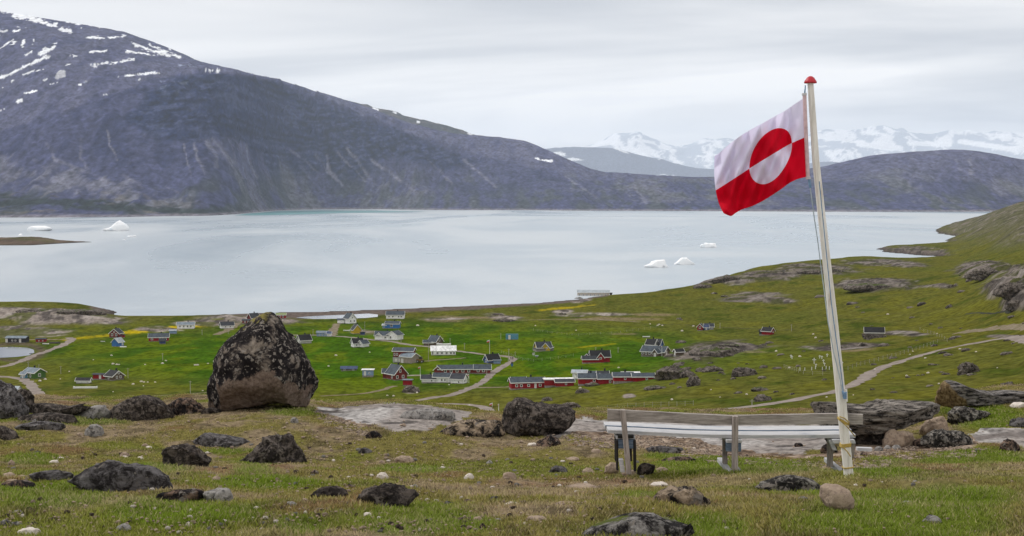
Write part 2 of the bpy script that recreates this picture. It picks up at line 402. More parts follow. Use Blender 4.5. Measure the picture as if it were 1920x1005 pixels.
# ---------------- near ground
def near_colour(x, y, z, slab, grav):
    u, v = project(x, y, z)
    n1 = fbm2(x/1.7, y/2.1, 11, 4); n2 = fbm2(x/0.55, y/0.7, 12, 4); n3 = fbm2(x/5, y/6, 13, 2); n4 = fbm2(x*6, y*6, 15, 3)
    c = np.empty(x.shape+(3,)); c[...] = (0.150, 0.130, 0.042)
    c = mixc(c, (0.118, 0.128, 0.024), sst(0.08, 0.45, n1+n3*0.4))
    dry = sst(-0.04, 0.30, -n1*0.6+n2*0.7+n3*0.3)
    wet = sst(1150, 1500, u)*sst(860, 905, v)
    c = mixc(c, (0.205, 0.158, 0.100), dry*(1-0.70*wet))
    c = mixc(c, (0.060, 0.048, 0.026), sst(0.12, 0.45, n4+n2*0.5)*0.65)
    c = mixc(c, (0.150, 0.088, 0.052), sst(0.25, 0.55, fbm2(x/0.9, y/1.2, 14, 4))*0.7*(1-0.6*wet))
    lush = np.zeros(x.shape)
    for (a, b, ru, rv) in [(780, 970, 150, 42), (570, 985, 60, 20), (100, 925, 120, 30), (330, 960, 150, 30), (60, 860, 70, 14), (1400, 880, 190, 16), (1300, 870, 80, 14), (1650, 880, 60, 20), (1720, 960, 260, 60), (1330, 985, 90, 30),
                           (470, 880, 60, 14), (500, 845, 70, 8), (760, 880, 80, 10), (1240, 855, 60, 9), (150, 790, 120, 10), (430, 845, 60, 10), (1840, 860, 120, 25), (1190, 930, 90, 10), (500, 905, 100, 12), (880, 985, 60, 20), (1840, 790, 90, 30), (540, 772, 70, 14), (290, 880, 130, 14)]:
        lush = np.maximum(lush, sst(0, 0.5, 1-np.hypot((u-a)/ru, (v-b)/rv)+n1*0.6+n2*0.2))
    c = mixc(c, (0.082, 0.125, 0.010), lush*0.75)
    far = sst(29, 60, y)
    c = mixc(c, (0.085, 0.105, 0.022), far*0.7)
    sc = np.empty(x.shape+(3,)); sc[...] = (0.27, 0.24, 0.22)
    sc = mixc(sc, (0.38, 0.36, 0.345), sst(0.0, 0.4, fbm2(x/1.5, y/5, 17, 3)))
    sc = mixc(sc, (0.16, 0.14, 0.13), sst(0.1, 0.45, fbm2(x/2.6, y/0.8, 18, 4)))
    sc = mixc(sc, (0.10, 0.09, 0.085), sst(0.28, 0.45, fbm2(x/0.6, y/0.4, 19, 4)))
    sc = mixc(sc, (0.07, 0.06, 0.055), sst(0.80, 0.92, ridged2(x/1.9+fbm2(x, y, 26, 2)*.5, y/0.9, 27, 2)))
    c = mixc(c, 0, slab)+sc*slab[..., None]
    gc = np.empty(x.shape+(3,)); gc[...] = (0.20, 0.145, 0.105)
    gc = mixc(gc, (0.34, 0.27, 0.21), sst(0.1, 0.4, n4)); gc = mixc(gc, (0.09, 0.065, 0.05), sst(0.15, 0.45, -n4))
    c = mixc(c, 0, grav)+gc*grav[..., None]
    return c, lush, dry
tn = np.concatenate([np.linspace(-0.9, -0.41, 40), np.linspace(-0.40, 0.40, 760), np.linspace(0.41, 0.9, 40)])
yn = np.concatenate([np.exp(np.linspace(math.log(1.6), math.log(6.2), 22)), np.exp(np.linspace(math.log(6.3), math.log(31), 330)), np.exp(np.linspace(math.log(31.6), math.log(110), 46))])
X, Y, Z, D, RK, SL, GR = fan('n', tn, yn, 0)
cn, LUSH, DRY = near_colour(X, Y, Z, SL, GR)
me, co_n, q_n = grid_mesh('ground', X, Y, Z, cn, ground_mat('turf and bedrock', 9.0, 0.035, 0.6))
tag(mesh_obj('ground', me), kind='structure')
BN = bvh_of(co_n, q_n)

# ---------------- valley
tv = np.concatenate([np.linspace(-0.95, -0.40, 50), np.linspace(-0.39, 0.40, 900), np.linspace(0.41, 0.95, 50)])
yv = np.concatenate([np.linspace(104, 220, 20), 1/np.linspace(1/222, 1/1500, 400), np.exp(np.linspace(math.log(1506), math.log(4600), 110))])
X, Y, Z, D, RK, SL, GR = fan('v', tv, yv, 0)
U, V = project(X, Y, Z)
def valley_colour():
    n1 = fbm2(X/70, Y/120, 31, 4); n2 = fbm2(X/14, Y/30, 32, 4); n3 = fbm2(X/5, Y/9, 33, 3)
    c = np.empty(X.shape+(3,)); c[...] = (0.045, 0.098, 0.005)
    lush = sst(-0.45, 0.45, 1-np.hypot((U-760)/640, (V-668)/60)+n1*0.35)
    olive = np.clip(1-lush, 0, 1)
    c = mixc(c, (0.155, 0.136, 0.032), olive*(0.75+0.25*n1))
    c = mixc(c, (0.170, 0.135, 0.028), sst(0.0, 0.45, n2+n1*0.4)*olive*0.6)
    c = mixc(c, (0.090, 0.118, 0.006), sst(0.0, 0.35, n2+n1*0.6)*0.75*(1-olive*0.5))
    c = mixc(c, (0.028, 0.068, 0.004), sst(0.12, 0.6, -n2+n1*0.3)*0.55)
    c = mixc(c, (0.022, 0.040, 0.012), sst(0.30, 0.5, ridged2(X/40, Y/16, 35, 2)-0.45)*0.25)
    c = c*(0.80+0.22*lush[..., None])*(1+0.20*n3[..., None])*(1+0.10*n2[..., None])
    # mown strips in the hay meadows
    c = c*(1+0.10*np.sin((Y*0.9+X*0.25)/5.0+n1*6)[..., None]*lush[..., None])
    for (a, b, ru, rv, k) in [(330, 614, 75, 4, 1), (250, 622, 40, 3.5, .9), (180, 631, 60, 2.5, .6), (380, 606, 50, 3, .7), (1050, 578, 60, 2.2, .6), (960, 656, 15, 1, .2), (1120, 648, 40, 2, .4)]:
        c = mixc(c, (0.42, 0.32, 0.01), k*sst(-0.1, 0.35, 1-np.hypot((U-a)/ru, (V-b+(U-a)*0.09)/rv)+n3*0.5+n2*0.3))
    for (a, b, ru, rv) in [(1150, 598, 110, 3.5), (860, 595, 90, 4), (830, 602, 60, 4), (640, 760, 60, 5), (1100, 766, 180, 2.5), (1230, 590, 60, 4), (1600, 655, 40, 5), (1180, 626, 60, 1.5), (700, 622, 25, 8), (1420, 660, 45, 2)]:
        c = mixc(c, (0.22, 0.165, 0.11), 0.65*sst(0, 0.6, 1-np.hypot((U-a)/ru, (V-b)/rv)+n2*0.7))
    rc = np.empty(X.shape+(3,)); rc[...] = (0.235, 0.20, 0.175)
    rc = mixc(rc, (0.34, 0.30, 0.27), sst(0, 0.4, fbm2(X/9, Y/14, 41, 4)))
    rc = mixc(rc, (0.075, 0.065, 0.06), sst(0.05, 0.40, fbm2(X/5, Y/16, 42, 4)+0.1)*0.9)
    rc = mixc(rc, (0.085, 0.09, 0.03), sst(0.12, 0.3, fbm2(X/16, Y/26, 43, 4))*0.9)
    darkrock = sst(1240, 1300, U)
    rc = rc*(1-0.35*darkrock[..., None])
    c = mixc(c, 0, RK)+rc*RK[..., None]
    # pebble beach along the fjord
    w = np.interp(U, [380, 470, 560, 850, 1080, 1180, 1300], [14, 55, 85, 60, 34, 14, 10])
    be = (1-sst(w*0.6, w, D+n2*8))
    c = mixc(c, (0.125, 0.100, 0.088), be)
    c = mixc(c, (0.05, 0.045, 0.04), (1-sst(2, 7, D))*0.8)
    # bare stony hillside far right
    st = sst(475, 415, V+n1*20)*sst(1740, 1800, U)
    c = mixc(c, (0.115, 0.105, 0.068), np.clip(st*(0.9+n2*0.8), 0, 1)*0.9)
    c = mixc(c, (0.19, 0.165, 0.145), st*sst(0.1, 0.45, fbm2(X/12, Y/30, 44, 4)))
    c = mixc(c, (0.05, 0.05, 0.03), st*sst(0.1, 0.45, fbm2(X/18, Y/40, 45, 4))*0.8)
    pond_rim = np.maximum(0, 1-np.abs(np.hypot((U-30)/48, (V-660)/16)-1)*3)*(U < 110)
    c = mixc(c, (0.10, 0.075, 0.06), np.clip(pond_rim, 0, 1)*0.9)
    return c
cv = valley_colour()
me, co_v, q_v = grid_mesh('valley_floor', X, Y, Z, cv, ground_mat('valley turf', 0.40, 0.8, 0.60, (1, 0.5, 1)))
tag(mesh_obj('valley_floor', me), kind='structure')
BV = bvh_of(co_v, q_v)
O = Vector((0, 0, CAM_Z))
def hit(u, v, far=False):
    r = ray(u, v)
    if not far:
        h = BN.ray_cast(O, r, 31.5)
        if h[0]: return h[0]
    h = BV.ray_cast(O, r, 9000)
    return h[0]
def zat(x, y):
    h = (BN if y < 105 else BV).ray_cast(Vector((x, y, 500)), Vector((0, 0, -1)))
    return h[0].z if h[0] else float(zbase(np.array([x]), np.array([y]))[0])
PX = lambda p: (p.y*COSP-(p.z-CAM_Z)*SINP)/FPX      # metres in one photograph pixel at that place

# ---------------- water
m, nt, b = new_mat('fjord water', 0.30, 0.5)
t = N(nt, 'ShaderNodeTexCoord').outputs['Object']
mp1 = N(nt, 'ShaderNodeMapping', {'Vector': t, 'Scale': (0.0012, 0.0004, 1), 'Rotation': (0, 0, 0.15)})
f1 = noise_n(nt, mp1.outputs[0], 1.0, 6, 0.6, 1.2)
nt.links.new(ramp(nt, f1, [(0.36, (0.31, 0.385, 0.445)), (0.47, (0.38, 0.445, 0.495)), (0.54, (0.47, 0.52, 0.555)), (0.64, (0.51, 0.55, 0.575))]), b.inputs['Base Color'])
nt.links.new(ramp(nt, f1, [(0.35, (0.24,)*3), (0.6, (0.34,)*3)]), b.inputs['Roughness'])
mp2 = N(nt, 'ShaderNodeMapping', {'Vector': t, 'Scale': (0.05, 0.02, 1)})
f2 = noise_n(nt, mp2.outputs[0], 1.0, 5, 0.6)
bp = N(nt, 'ShaderNodeBump', {'Strength': 0.6, 'Distance': 1.6, 'Height': f2}); nt.links.new(bp.outputs[0], b.inputs['Normal'])
WATER = m
mb = MB(); mb.add([(-16000, 300, 0), (16000, 300, 0), (16000, 30000, 0), (-16000, 30000, 0)], [(0, 1, 2, 3)])
tag(mb.build('water', m), kind='structure')
# ------------------------------------------------------------------ mountains round the fjord
def sheet(name, cols, u0, u1, nu, ns, disp, colour, mat, smo=3):
    us = sorted(cols); S = np.linspace(0, 1, ns)
    VV = []; YY = []
    for u in us:
        pts = cols[u]; v = np.array([p[0] for p in pts], float); y = np.array([p[1] for p in pts], float)
        w = np.abs(np.diff(v))+np.diff(y)*0.012
        s = np.concatenate([[0], np.cumsum(w)]); s /= s[-1]
        VV.append(np.interp(S, s, v)); YY.append(np.interp(S, s, y))
    VV = np.array(VV); YY = np.array(YY)
    ug = np.linspace(u0, u1, nu)
    vg = np.stack([np.interp(ug, us, VV[:, j]) for j in range(ns)]); yg = np.stack([np.interp(ug, us, YY[:, j]) for j in range(ns)])
    k = max(1, int(16/((u1-u0)/nu))); kk = np.exp(-0.5*(np.arange(-2*k, 2*k+1)/k)**2); kk /= kk.sum()
    vg = np.apply_along_axis(lambda a: np.convolve(np.pad(a, 2*k, 'edge'), kk, 'valid'), 1, vg)
    yg = np.apply_along_axis(lambda a: np.convolve(np.pad(a, 2*k, 'edge'), kk, 'valid'), 1, yg)
    kk = np.exp(-0.5*(np.arange(-6, 7)/2.5)**2); kk /= kk.sum()
    vg = np.apply_along_axis(lambda a: np.convolve(np.pad(a, 6, 'edge'), kk, 'valid'), 0, vg)
    X = (ug[None, :]-960)/FPX*yg; Yg = yg; Z = CAM_Z-slope(vg)*yg
    s2 = np.repeat(S[:, None], nu, 1)
    # skirt behind the crest
    U0 = np.repeat(ug[None, :], ns, 0)
    Z = Z+disp(X, Yg, Z, s2, U0, vg)
    Z[0] = -4.0
    back_y = yg[-1]+(yg[-1]-yg[0])*0.6; bz = Z[-1]*0.35
    rows = []
    for f in (0.15, 0.4, 1.0):
        rows.append(((ug-960)/FPX*(yg[-1]+(back_y-yg[-1])*f), yg[-1]+(back_y-yg[-1])*f, Z[-1]+(bz-Z[-1])*f))
    Xa = np.vstack([X]+[r[0] for r in rows]); Ya = np.vstack([Yg]+[r[1] for r in rows]); Za = np.vstack([Z]+[r[2] for r in rows])
    sa = np.vstack([s2]+[np.ones((1, nu))]*3)
    U, V = project(Xa, Ya, Za)
    c = colour(Xa, Ya, Za, sa, U, V)
    me, _, _ = grid_mesh(name, Xa, Ya, Za, c, mat)
    return tag(mesh_obj(name, me), kind='structure')
def Y0(v): return float(CAM_Z/slope(v))
def col_(vs, rest): y = Y0(vs); return [(vs, y)]+[(v, y+d) for v, d in rest]
MC = {
 -700: col_(410, [(395, 200), (350, 600), (220, 1700), (80, 2800), (-60, 3800)]),
 -200: col_(409, [(397, 180), (350, 700), (240, 1600), (100, 2600), (-15, 3800)]),
 0: col_(408, [(398, 150), (383, 400), (345, 850), (250, 1500), (120, 2500), (45, 3200), (17, 3800)]),
 100: col_(408, [(397, 150), (382, 380), (340, 830), (240, 1500), (130, 2300), (60, 3200), (34, 3800)]),
 235: col_(407, [(396, 150), (380, 350), (330, 800), (230, 1500), (150, 2100), (100, 3000), (57, 3800)]),
 330: col_(405, [(394, 150), (375, 350), (320, 780), (230, 1400), (160, 1800), (138, 2300), (93, 3700)]),
 385: col_(405, [(392, 150), (372, 350), (320, 750), (230, 1300), (160, 1650), (138, 1900), (132, 2600), (117, 3600)]),
 440: col_(402, [(392, 150), (370, 350), (320, 750), (230, 1200), (160, 1500), (139, 1700), (137, 2300), (129, 3500)]),
 530: col_(394, [(382, 150), (360, 400), (310, 750), (230, 1200), (175, 1450), (160, 1600), (159, 2100), (152, 3400)]),
 600: col_(392, [(380, 150), (350, 450), (300, 800), (230, 1200), (198, 1400), (188, 1550), (187, 2100), (172, 3300)]),
 700: col_(392, [(375, 200), (340, 600), (290, 1000), (245, 1300), (228, 1450), (226, 2000), (204, 3000)]),
 770: col_(393, [(375, 200), (342, 600), (297, 1100), (262, 1450), (248, 1600), (246, 2000), (232, 2800)]),
 850: col_(394, [(378, 200), (350, 700), (310, 1300), (285, 1650), (278, 1900), (252, 2600)]),
 940: col_(394, [(376, 300), (342, 900), (305, 1500), (257, 2500)]),
 990: col_(394, [(372, 400), (335, 1100), (292, 1900), (264, 2500)]),
 1060: col_(395, [(376, 300), (348, 1000), (315, 1800), (297, 2200)]),
 1120: col_(395, [(380, 300), (355, 1000), (322, 2100)]),
 1330: col_(396, [(385, 300), (362, 1000), (333, 2200)]),
 1530: col_(397, [(385, 300), (360, 900), (330, 1700), (315, 2300)]),
 1640: col_(397, [(382, 300), (350, 800), (312, 1400), (291, 1900)]),
 1780: col_(397, [(380, 300), (345, 700), (300, 1150), (281, 1700)]),
 1850: col_(397, [(380, 300), (345, 700), (302, 1150), (286, 1700)]),
 1920: col_(397, [(382, 300), (350, 750), (315, 1200), (300, 1700)]),
 2300: col_(397, [(382, 300), (355, 750), (335, 1700)]),
 2900: col_(397, [(382, 300), (355, 750), (330, 1700)]),
}
def m_disp(X, Y, Z, s, U, V):
    edge = sst(0, 0.06, s)
    crag = sst(-0.3, 0.5, 1-np.hypot((U-560)/330, (V-245-(U-560)*0.22)/85))*sst(250, 420, U)
    crag = np.maximum(crag, sst(-0.2, 0.6, 1-np.hypot((U-1800)/180, (V-315)/40)))
    gul = ridged2(X/150+fbm2(X/500, Y/500, 51, 2)*1.2, Y/900, 52, 4)
    big = fbm2(X/900, Y/900, 53, 4)
    fine = fbm2(X/60, Y/60, 54, 4)
    band = ridged2(X/420, Z/38+X/260, 55, 3)
    top = (1-0.8*sst(0.86, 1, s))*(1-0.6*sst(1300, 1500, U))
    return edge*(gul*42*(0.5+crag)*top+big*30*sst(0.05, .3, s)*(1-sst(0.85, 1, s)*0.6)+fine*9*top+crag*top*(band*26+fbm2(X/110, Y/140, 56, 4)*64))
SNOW = [(2, 20, 45, 24, 3.5), (30, 26, 75, 36, 6), (60, 36, 104, 48, 4), (100, 35, 150, 45, 2.5), (165, 45, 192, 50, 2), (112, 54, 133, 59, 3), (155, 69, 205, 72, 2), (205, 71, 240, 66, 2), (250, 84, 318, 104, 3), (235, 97, 290, 104, 1.6),
        (78, 100, 92, 92, 4), (92, 94, 106, 84, 3), (2, 146, 40, 128, 2.5), (40, 128, 92, 106, 2.5), (45, 140, 83, 129, 1.4), (166, 122, 205, 118, 1.8), (205, 119, 250, 112, 1.8), (218, 143, 297, 137, 1.6), (387, 131, 408, 134, 1.6), (280, 85, 340, 108, 2),
        (95, 158, 110, 152, 2), (45, 175, 68, 171, 1.6), (5, 163, 28, 151, 1.8), (32, 191, 40, 189, 2.2), (42, 88, 48, 76, 2), (60, 82, 68, 72, 1.5), (0, 60, 8, 58, 2), (25, 58, 36, 56, 2), (0, 92, 25, 75, 1.5), (360, 108, 380, 115, 1.5), (1008, 297, 1035, 303, 2),
        (150, 160, 152, 160, 1.8), (2, 205, 8, 203, 1.5), (80, 152, 90, 150, 1.2), (122, 122, 130, 120, 1.5), (165, 97, 200, 96, 1.6), (130, 105, 145, 105, 1.5), (62, 96, 50, 104, 1.3), (300, 80, 320, 92, 1.4), (194, 178, 200, 177, 1.4), (260, 149, 266, 147, 1.4)]
SCREE = [[(345, 270), (352, 300), (356, 335)], [(366, 270), (372, 300), (384, 325)], [(388, 265), (404, 290), (406, 312)], [(412, 275), (428, 300), (455, 335)], [(400, 260), (420, 285), (440, 305)], [(462, 272), (464, 300), (482, 332)], [(545, 282), (575, 305), (594, 325), (596, 342)],
         [(590, 290), (612, 318), (645, 348)], [(612, 292), (620, 320), (630, 332)], [(635, 285), (655, 310), (692, 345)], [(655, 278), (680, 315), (700, 345)], [(85, 270), (105, 300), (160, 322), (210, 345)], [(205, 245), (208, 268), (220, 300)], [(148, 262), (150, 295), (165, 320)],
         [(230, 330), (260, 345)], [(310, 350), (335, 362)], [(60, 300), (120, 345), (150, 365)], [(700, 300), (740, 330), (780, 362)], [(800, 300), (850, 345)], [(870, 300), (930, 350)], [(1190, 350), (1210, 380)], [(1060, 330), (1120, 372)], [(1790, 300), (1800, 318)], [(1820, 300), (1822, 325)]]
def m_col(X, Y, Z, s, U, V):
    n1 = fbm2(X/300, Y/500, 61, 4); n2 = fbm2(X/60, Y/260, 62, 4); n3 = fbm2(X/22, Y/60, 63, 3)
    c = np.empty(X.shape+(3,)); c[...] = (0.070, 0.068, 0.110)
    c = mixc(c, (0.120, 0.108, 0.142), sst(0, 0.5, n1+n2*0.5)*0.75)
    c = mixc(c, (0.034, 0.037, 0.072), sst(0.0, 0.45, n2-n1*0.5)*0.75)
    CP = [(235, 215), (280, 165), (330, 143), (420, 137), (520, 153), (600, 187), (700, 227), (800, 265), (900, 305), (830, 322), (730, 292), (690, 330), (640, 345), (600, 318), (560, 345), (505, 335), (480, 290), (430, 262), (370, 268), (300, 262), (250, 240)]
    cd = segdist(U+n2*16, V+n1*10, CP, True); crag = sst(-5, 9, np.where(inpoly(U+n2*16, V+n1*10, CP), cd, -cd))
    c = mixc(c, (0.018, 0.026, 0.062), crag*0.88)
    st1 = fbm2(X/46+Z/60, Z/17-X/90, 161, 4)
    c = mixc(c, (0.070, 0.075, 0.120), crag*sst(0.12, 0.35, st1)*0.8)
    c = mixc(c, (0.014, 0.016, 0.028), crag*sst(0.12, 0.35, -st1)*0.9)
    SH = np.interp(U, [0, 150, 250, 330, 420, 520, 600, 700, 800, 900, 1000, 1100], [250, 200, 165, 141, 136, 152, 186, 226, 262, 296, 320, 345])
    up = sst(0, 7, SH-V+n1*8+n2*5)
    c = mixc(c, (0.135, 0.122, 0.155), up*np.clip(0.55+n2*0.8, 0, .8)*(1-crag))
    lowv = sst(300, 385, V+n1*45+n2*20)
    c = mixc(c, (0.078, 0.080, 0.060), lowv*sst(-0.25, 0.35, n2)*0.7)
    c = mixc(c, (0.15, 0.135, 0.13), lowv*sst(0.1, 0.5, n1+n3*0.5)*0.55)
    left = sst(430, 250, U)*sst(330, 385, V)
    c = mixc(c, (0.185, 0.165, 0.168), sst(0, 0.5, 1-np.hypot((U-120)/230, (V-335-(U-100)*0.16)/28)+n2)*0.7)
    dk = sst(0, 0.3, 1-np.abs((V-382-(U-100)*0.045)/14)+fbm2(X/130, Y/90, 64, 3)*0.9-0.35)*sst(500, 380, U)
    c = mixc(c, (0.030, 0.036, 0.026), dk*0.85)
    c = mixc(c, (0.135, 0.105, 0.060), sst(0.1, 0.5, fbm2(X/90, Y/60, 65, 3))*left*0.6*(1-dk))
    pale = np.zeros(X.shape)
    for i, L in enumerate(SCREE):
        w = 1.6+(i % 3)*0.9
        pale = np.maximum(pale, 1-sst(w*0.1, w*1.7, segdist(U+n2*7+n3*2, V, L)+n3*1.5))
    c = mixc(c, (0.22, 0.195, 0.20), pale*np.clip(0.62+n2*0.9, 0, .85))
    sh = (1-sst(5, 14, Z+n3*4))
    c = mixc(c, (0.22, 0.18, 0.165), sh*0.9)
    sn = np.zeros(X.shape)
    jit = fbm2(X/45, Y/80, 66, 3); jit2 = fbm2(X/140, Y/200, 67, 3); jit3 = fbm2(X/16, Y/60, 70, 3)
    for (a, b, p, q, w) in SNOW:
        w = w*0.95
        sn = np.maximum(sn, sst(0.1, 0.5, w-segdist(U+jit2*6, V+jit*3, [(a, b), (p, q)])+(jit*0.9+jit3*1.0)*w))
    sn = np.maximum(sn, sst(0.50, 0.56, fbm2(X/80, Y/170, 68, 4)+jit*0.1)*sst(190, 90, V)*sst(420, 200, U))
    c = mixc(c, (0.86, 0.88, 0.91), sn)
    n5 = fbm2(X/9, Y/30, 69, 3)
    spk = fbm2(X/14+Z/40, Z/9+Y/60, 171, 3)
    c = c*np.where(sn[..., None] > 0.3, 1.0, np.array([0.86, 0.97, 1.20]))  # haze blue multiplied into the rock colour; snow keeps its own
    return c*(1+(0.30*n3+0.26*n5+0.45*spk)[..., None]*(1-sn[..., None]))
RM = ground_mat('weathered mountain rock', 0.028, 18.0, 0.45, (1, 0.4, 1))
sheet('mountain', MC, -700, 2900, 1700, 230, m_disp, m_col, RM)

TC = {u: [(v+40, 12500), (v+15, 12900), (v, 13300)] for u, v in [(560, 190), (640, 184), (690, 198), (715, 202), (745, 207), (772, 221), (800, 222), (850, 236), (885, 250), (930, 262), (1000, 290), (1100, 340)]}
def t_disp(X, Y, Z, s, U, V): return fbm2(X/200, Y/200, 81, 5)*28*sst(0, .2, s)
def t_col(X, Y, Z, s, U, V):
    n = fbm2(X/150, Y/150, 82, 4)
    c = np.empty(X.shape+(3,)); c[...] = (0.075, 0.085, 0.095)
    c = mixc(c, (0.13, 0.12, 0.12), sst(0, .4, n))
    for (a, b, p, q) in [(700, 203, 708, 206), (783, 228, 786, 229), (738, 210, 742, 212), (878, 250, 884, 252)]:
        c = mixc(c, (0.8, 0.82, 0.86), sst(0.1, .8, 2.4-segdist(U, V, [(a, b), (p, q)])+n))
    return c
sheet('ridge', TC, 560, 1100, 260, 40, t_disp, t_col, RM)

def ridge_cols(pts, y, low, dy): return {u: [(low, y), ((v+low)/2, y+dy*0.5), (v, y+dy)] for u, v in pts}
MIDC = ridge_cols([(850, 300), (960, 285), (1040, 277), (1100, 276), (1160, 280), (1200, 290), (1250, 302), (1300, 316), (1370, 322), (1450, 318), (1530, 306), (1600, 308), (1700, 316), (1900, 320), (2300, 300), (3000, 290)], 29000, 352, 3500)
def f_disp(a, sc): return lambda X, Y, Z, s, U, V: (fbm2(X/(900*sc), Y/(900*sc), 91, 5)+0.5*ridged2(X/(600*sc), Y/(900*sc), 92, 4))*a*sst(0, .3, s)
def mid_col(X, Y, Z, s, U, V):
    n = fbm2(X/500, Y/500, 93, 5)
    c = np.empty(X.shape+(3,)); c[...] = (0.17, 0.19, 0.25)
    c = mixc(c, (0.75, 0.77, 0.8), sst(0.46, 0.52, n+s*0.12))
    return c
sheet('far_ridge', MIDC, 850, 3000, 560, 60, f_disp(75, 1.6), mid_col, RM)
FARC = ridge_cols([(-2500, 240), (-800, 260), (600, 275), (900, 285), (1000, 278), (1040, 274), (1120, 266), (1150, 263), (1180, 256), (1210, 253), (1240, 262), (1275, 272), (1300, 264), (1350, 262), (1400, 266), (1450, 264), (1500, 254), (1545, 247), (1570, 245), (1600, 252), (1650, 243), (1680, 243),
                    (1720, 250), (1770, 246), (1820, 250), (1850, 246), (1900, 249), (1960, 245), (2300, 235), (3000, 240), (4500, 230)], 52000, 345, 10000)
def far_col(X, Y, Z, s, U, V):
    n = fbm2(X/480, Y/900, 95, 6, 0.65)*1.1; n2 = fbm2(X/4500, Y/4500, 96, 3)
    c = np.empty(X.shape+(3,)); c[...] = (0.36, 0.40, 0.47)  # rock paled and blued, carrying part of the distance haze in its colour
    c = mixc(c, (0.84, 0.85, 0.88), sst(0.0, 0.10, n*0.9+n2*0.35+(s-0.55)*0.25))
    for (a, b, p, q, w) in [(1610, 270, 1690, 278, 6), (1370, 262, 1300, 268, 1), (1705, 268, 1780, 272, 5), (1800, 265, 1900, 280, 6), (1195, 262, 1225, 268, 4), (1845, 250, 1920, 262, 3)]:
        c = mixc(c, (0.86, 0.87, 0.9), sst(0, 1, w-segdist(U, V, [(a, b), (p, q)])+n*3))
    return c
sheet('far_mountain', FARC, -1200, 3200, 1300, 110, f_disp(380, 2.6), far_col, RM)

# low spit on the left and the shallow turquoise river mouth
def spit():
    uu = np.linspace(-500, 172, 220); S = np.linspace(-1, 1, 25)
    half = np.interp(uu, [-500, 0, 60, 100, 140, 172], [330, 300, 270, 150, 60, 4]); top = np.interp(uu, [-500, 0, 60, 85, 110, 140, 172], [9, 8, 9, 8, 4, 2.2, 0.3])
    vc_ = np.interp(uu, [-500, 0, 100, 172], [455, 454, 454.5, 454])
    xc, yc = on_plane(uu, vc_, 0.0)
    Yg = yc[None, :]+S[:, None]*half[None, :]*0.6; Xg = (xc/yc)[None, :]*Yg
    Zg = (1-np.abs(S[:, None])**2.2)*top[None, :]+fbm2(Xg/20, Yg/40, 101, 4)*1.5*(1-S[:, None]**2)-0.3
    c = np.empty(Xg.shape+(3,)); c[...] = (0.13, 0.095, 0.07)
    c = mixc(c, (0.09, 0.085, 0.04), sst(0, .4, fbm2(Xg/30, Yg/60, 102, 3))); c = mixc(c, (0.05, 0.045, 0.04), 1-sst(0.5, 1.6, Zg))
    me, _, _ = grid_mesh('headland', Xg, Yg, Zg, c, RM); tag(mesh_obj('headland', me), kind='structure')
spit()
m, nt, b = new_mat('turquoise shallow water', 0.3, 0.3)
t = N(nt, 'ShaderNodeTexCoord').outputs['Object']
nt.links.new(ramp(nt, noise_n(nt, t, 0.004, 4), [(0.35, (0.05, 0.22, 0.24)), (0.6, (0.12, 0.32, 0.33))]), b.inputs['Base Color'])
P = [(440, 404), (460, 401), (520, 396), (600, 394.6), (700, 395.2), (800, 397), (700, 398.6), (640, 399.5), (560, 402), (500, 403.5)]
xs, ys = on_plane([p[0] for p in P], [p[1] for p in P], 0.5)
mb = MB(); mb.add([(x, y, 0.5) for x, y in zip(xs, ys)], [list(range(len(P)))])
tag(mb.build('shallow_water', m), kind='structure')

# ------------------------------------------------------------------ air
m = bpy.data.materials.new('sea air'); m.use_nodes = True; nt = m.node_tree; nt.nodes.clear()
pv = N(nt, 'ShaderNodeVolumePrincipled'); pv.inputs['Color'].default_value = (0.79, 0.88, 1.0, 1); pv.inputs['Density'].default_value = 1.75e-5
pv.inputs['Anisotropy'].default_value = 0.0
mo = N(nt, 'ShaderNodeOutputMaterial'); nt.links.new(pv.outputs[0], mo.inputs['Volume'])
mb = MB(); mb.box(-70000, 70000, -800, 80000, -6, 3900)
tag(mb.build('haze', m), kind='stuff')
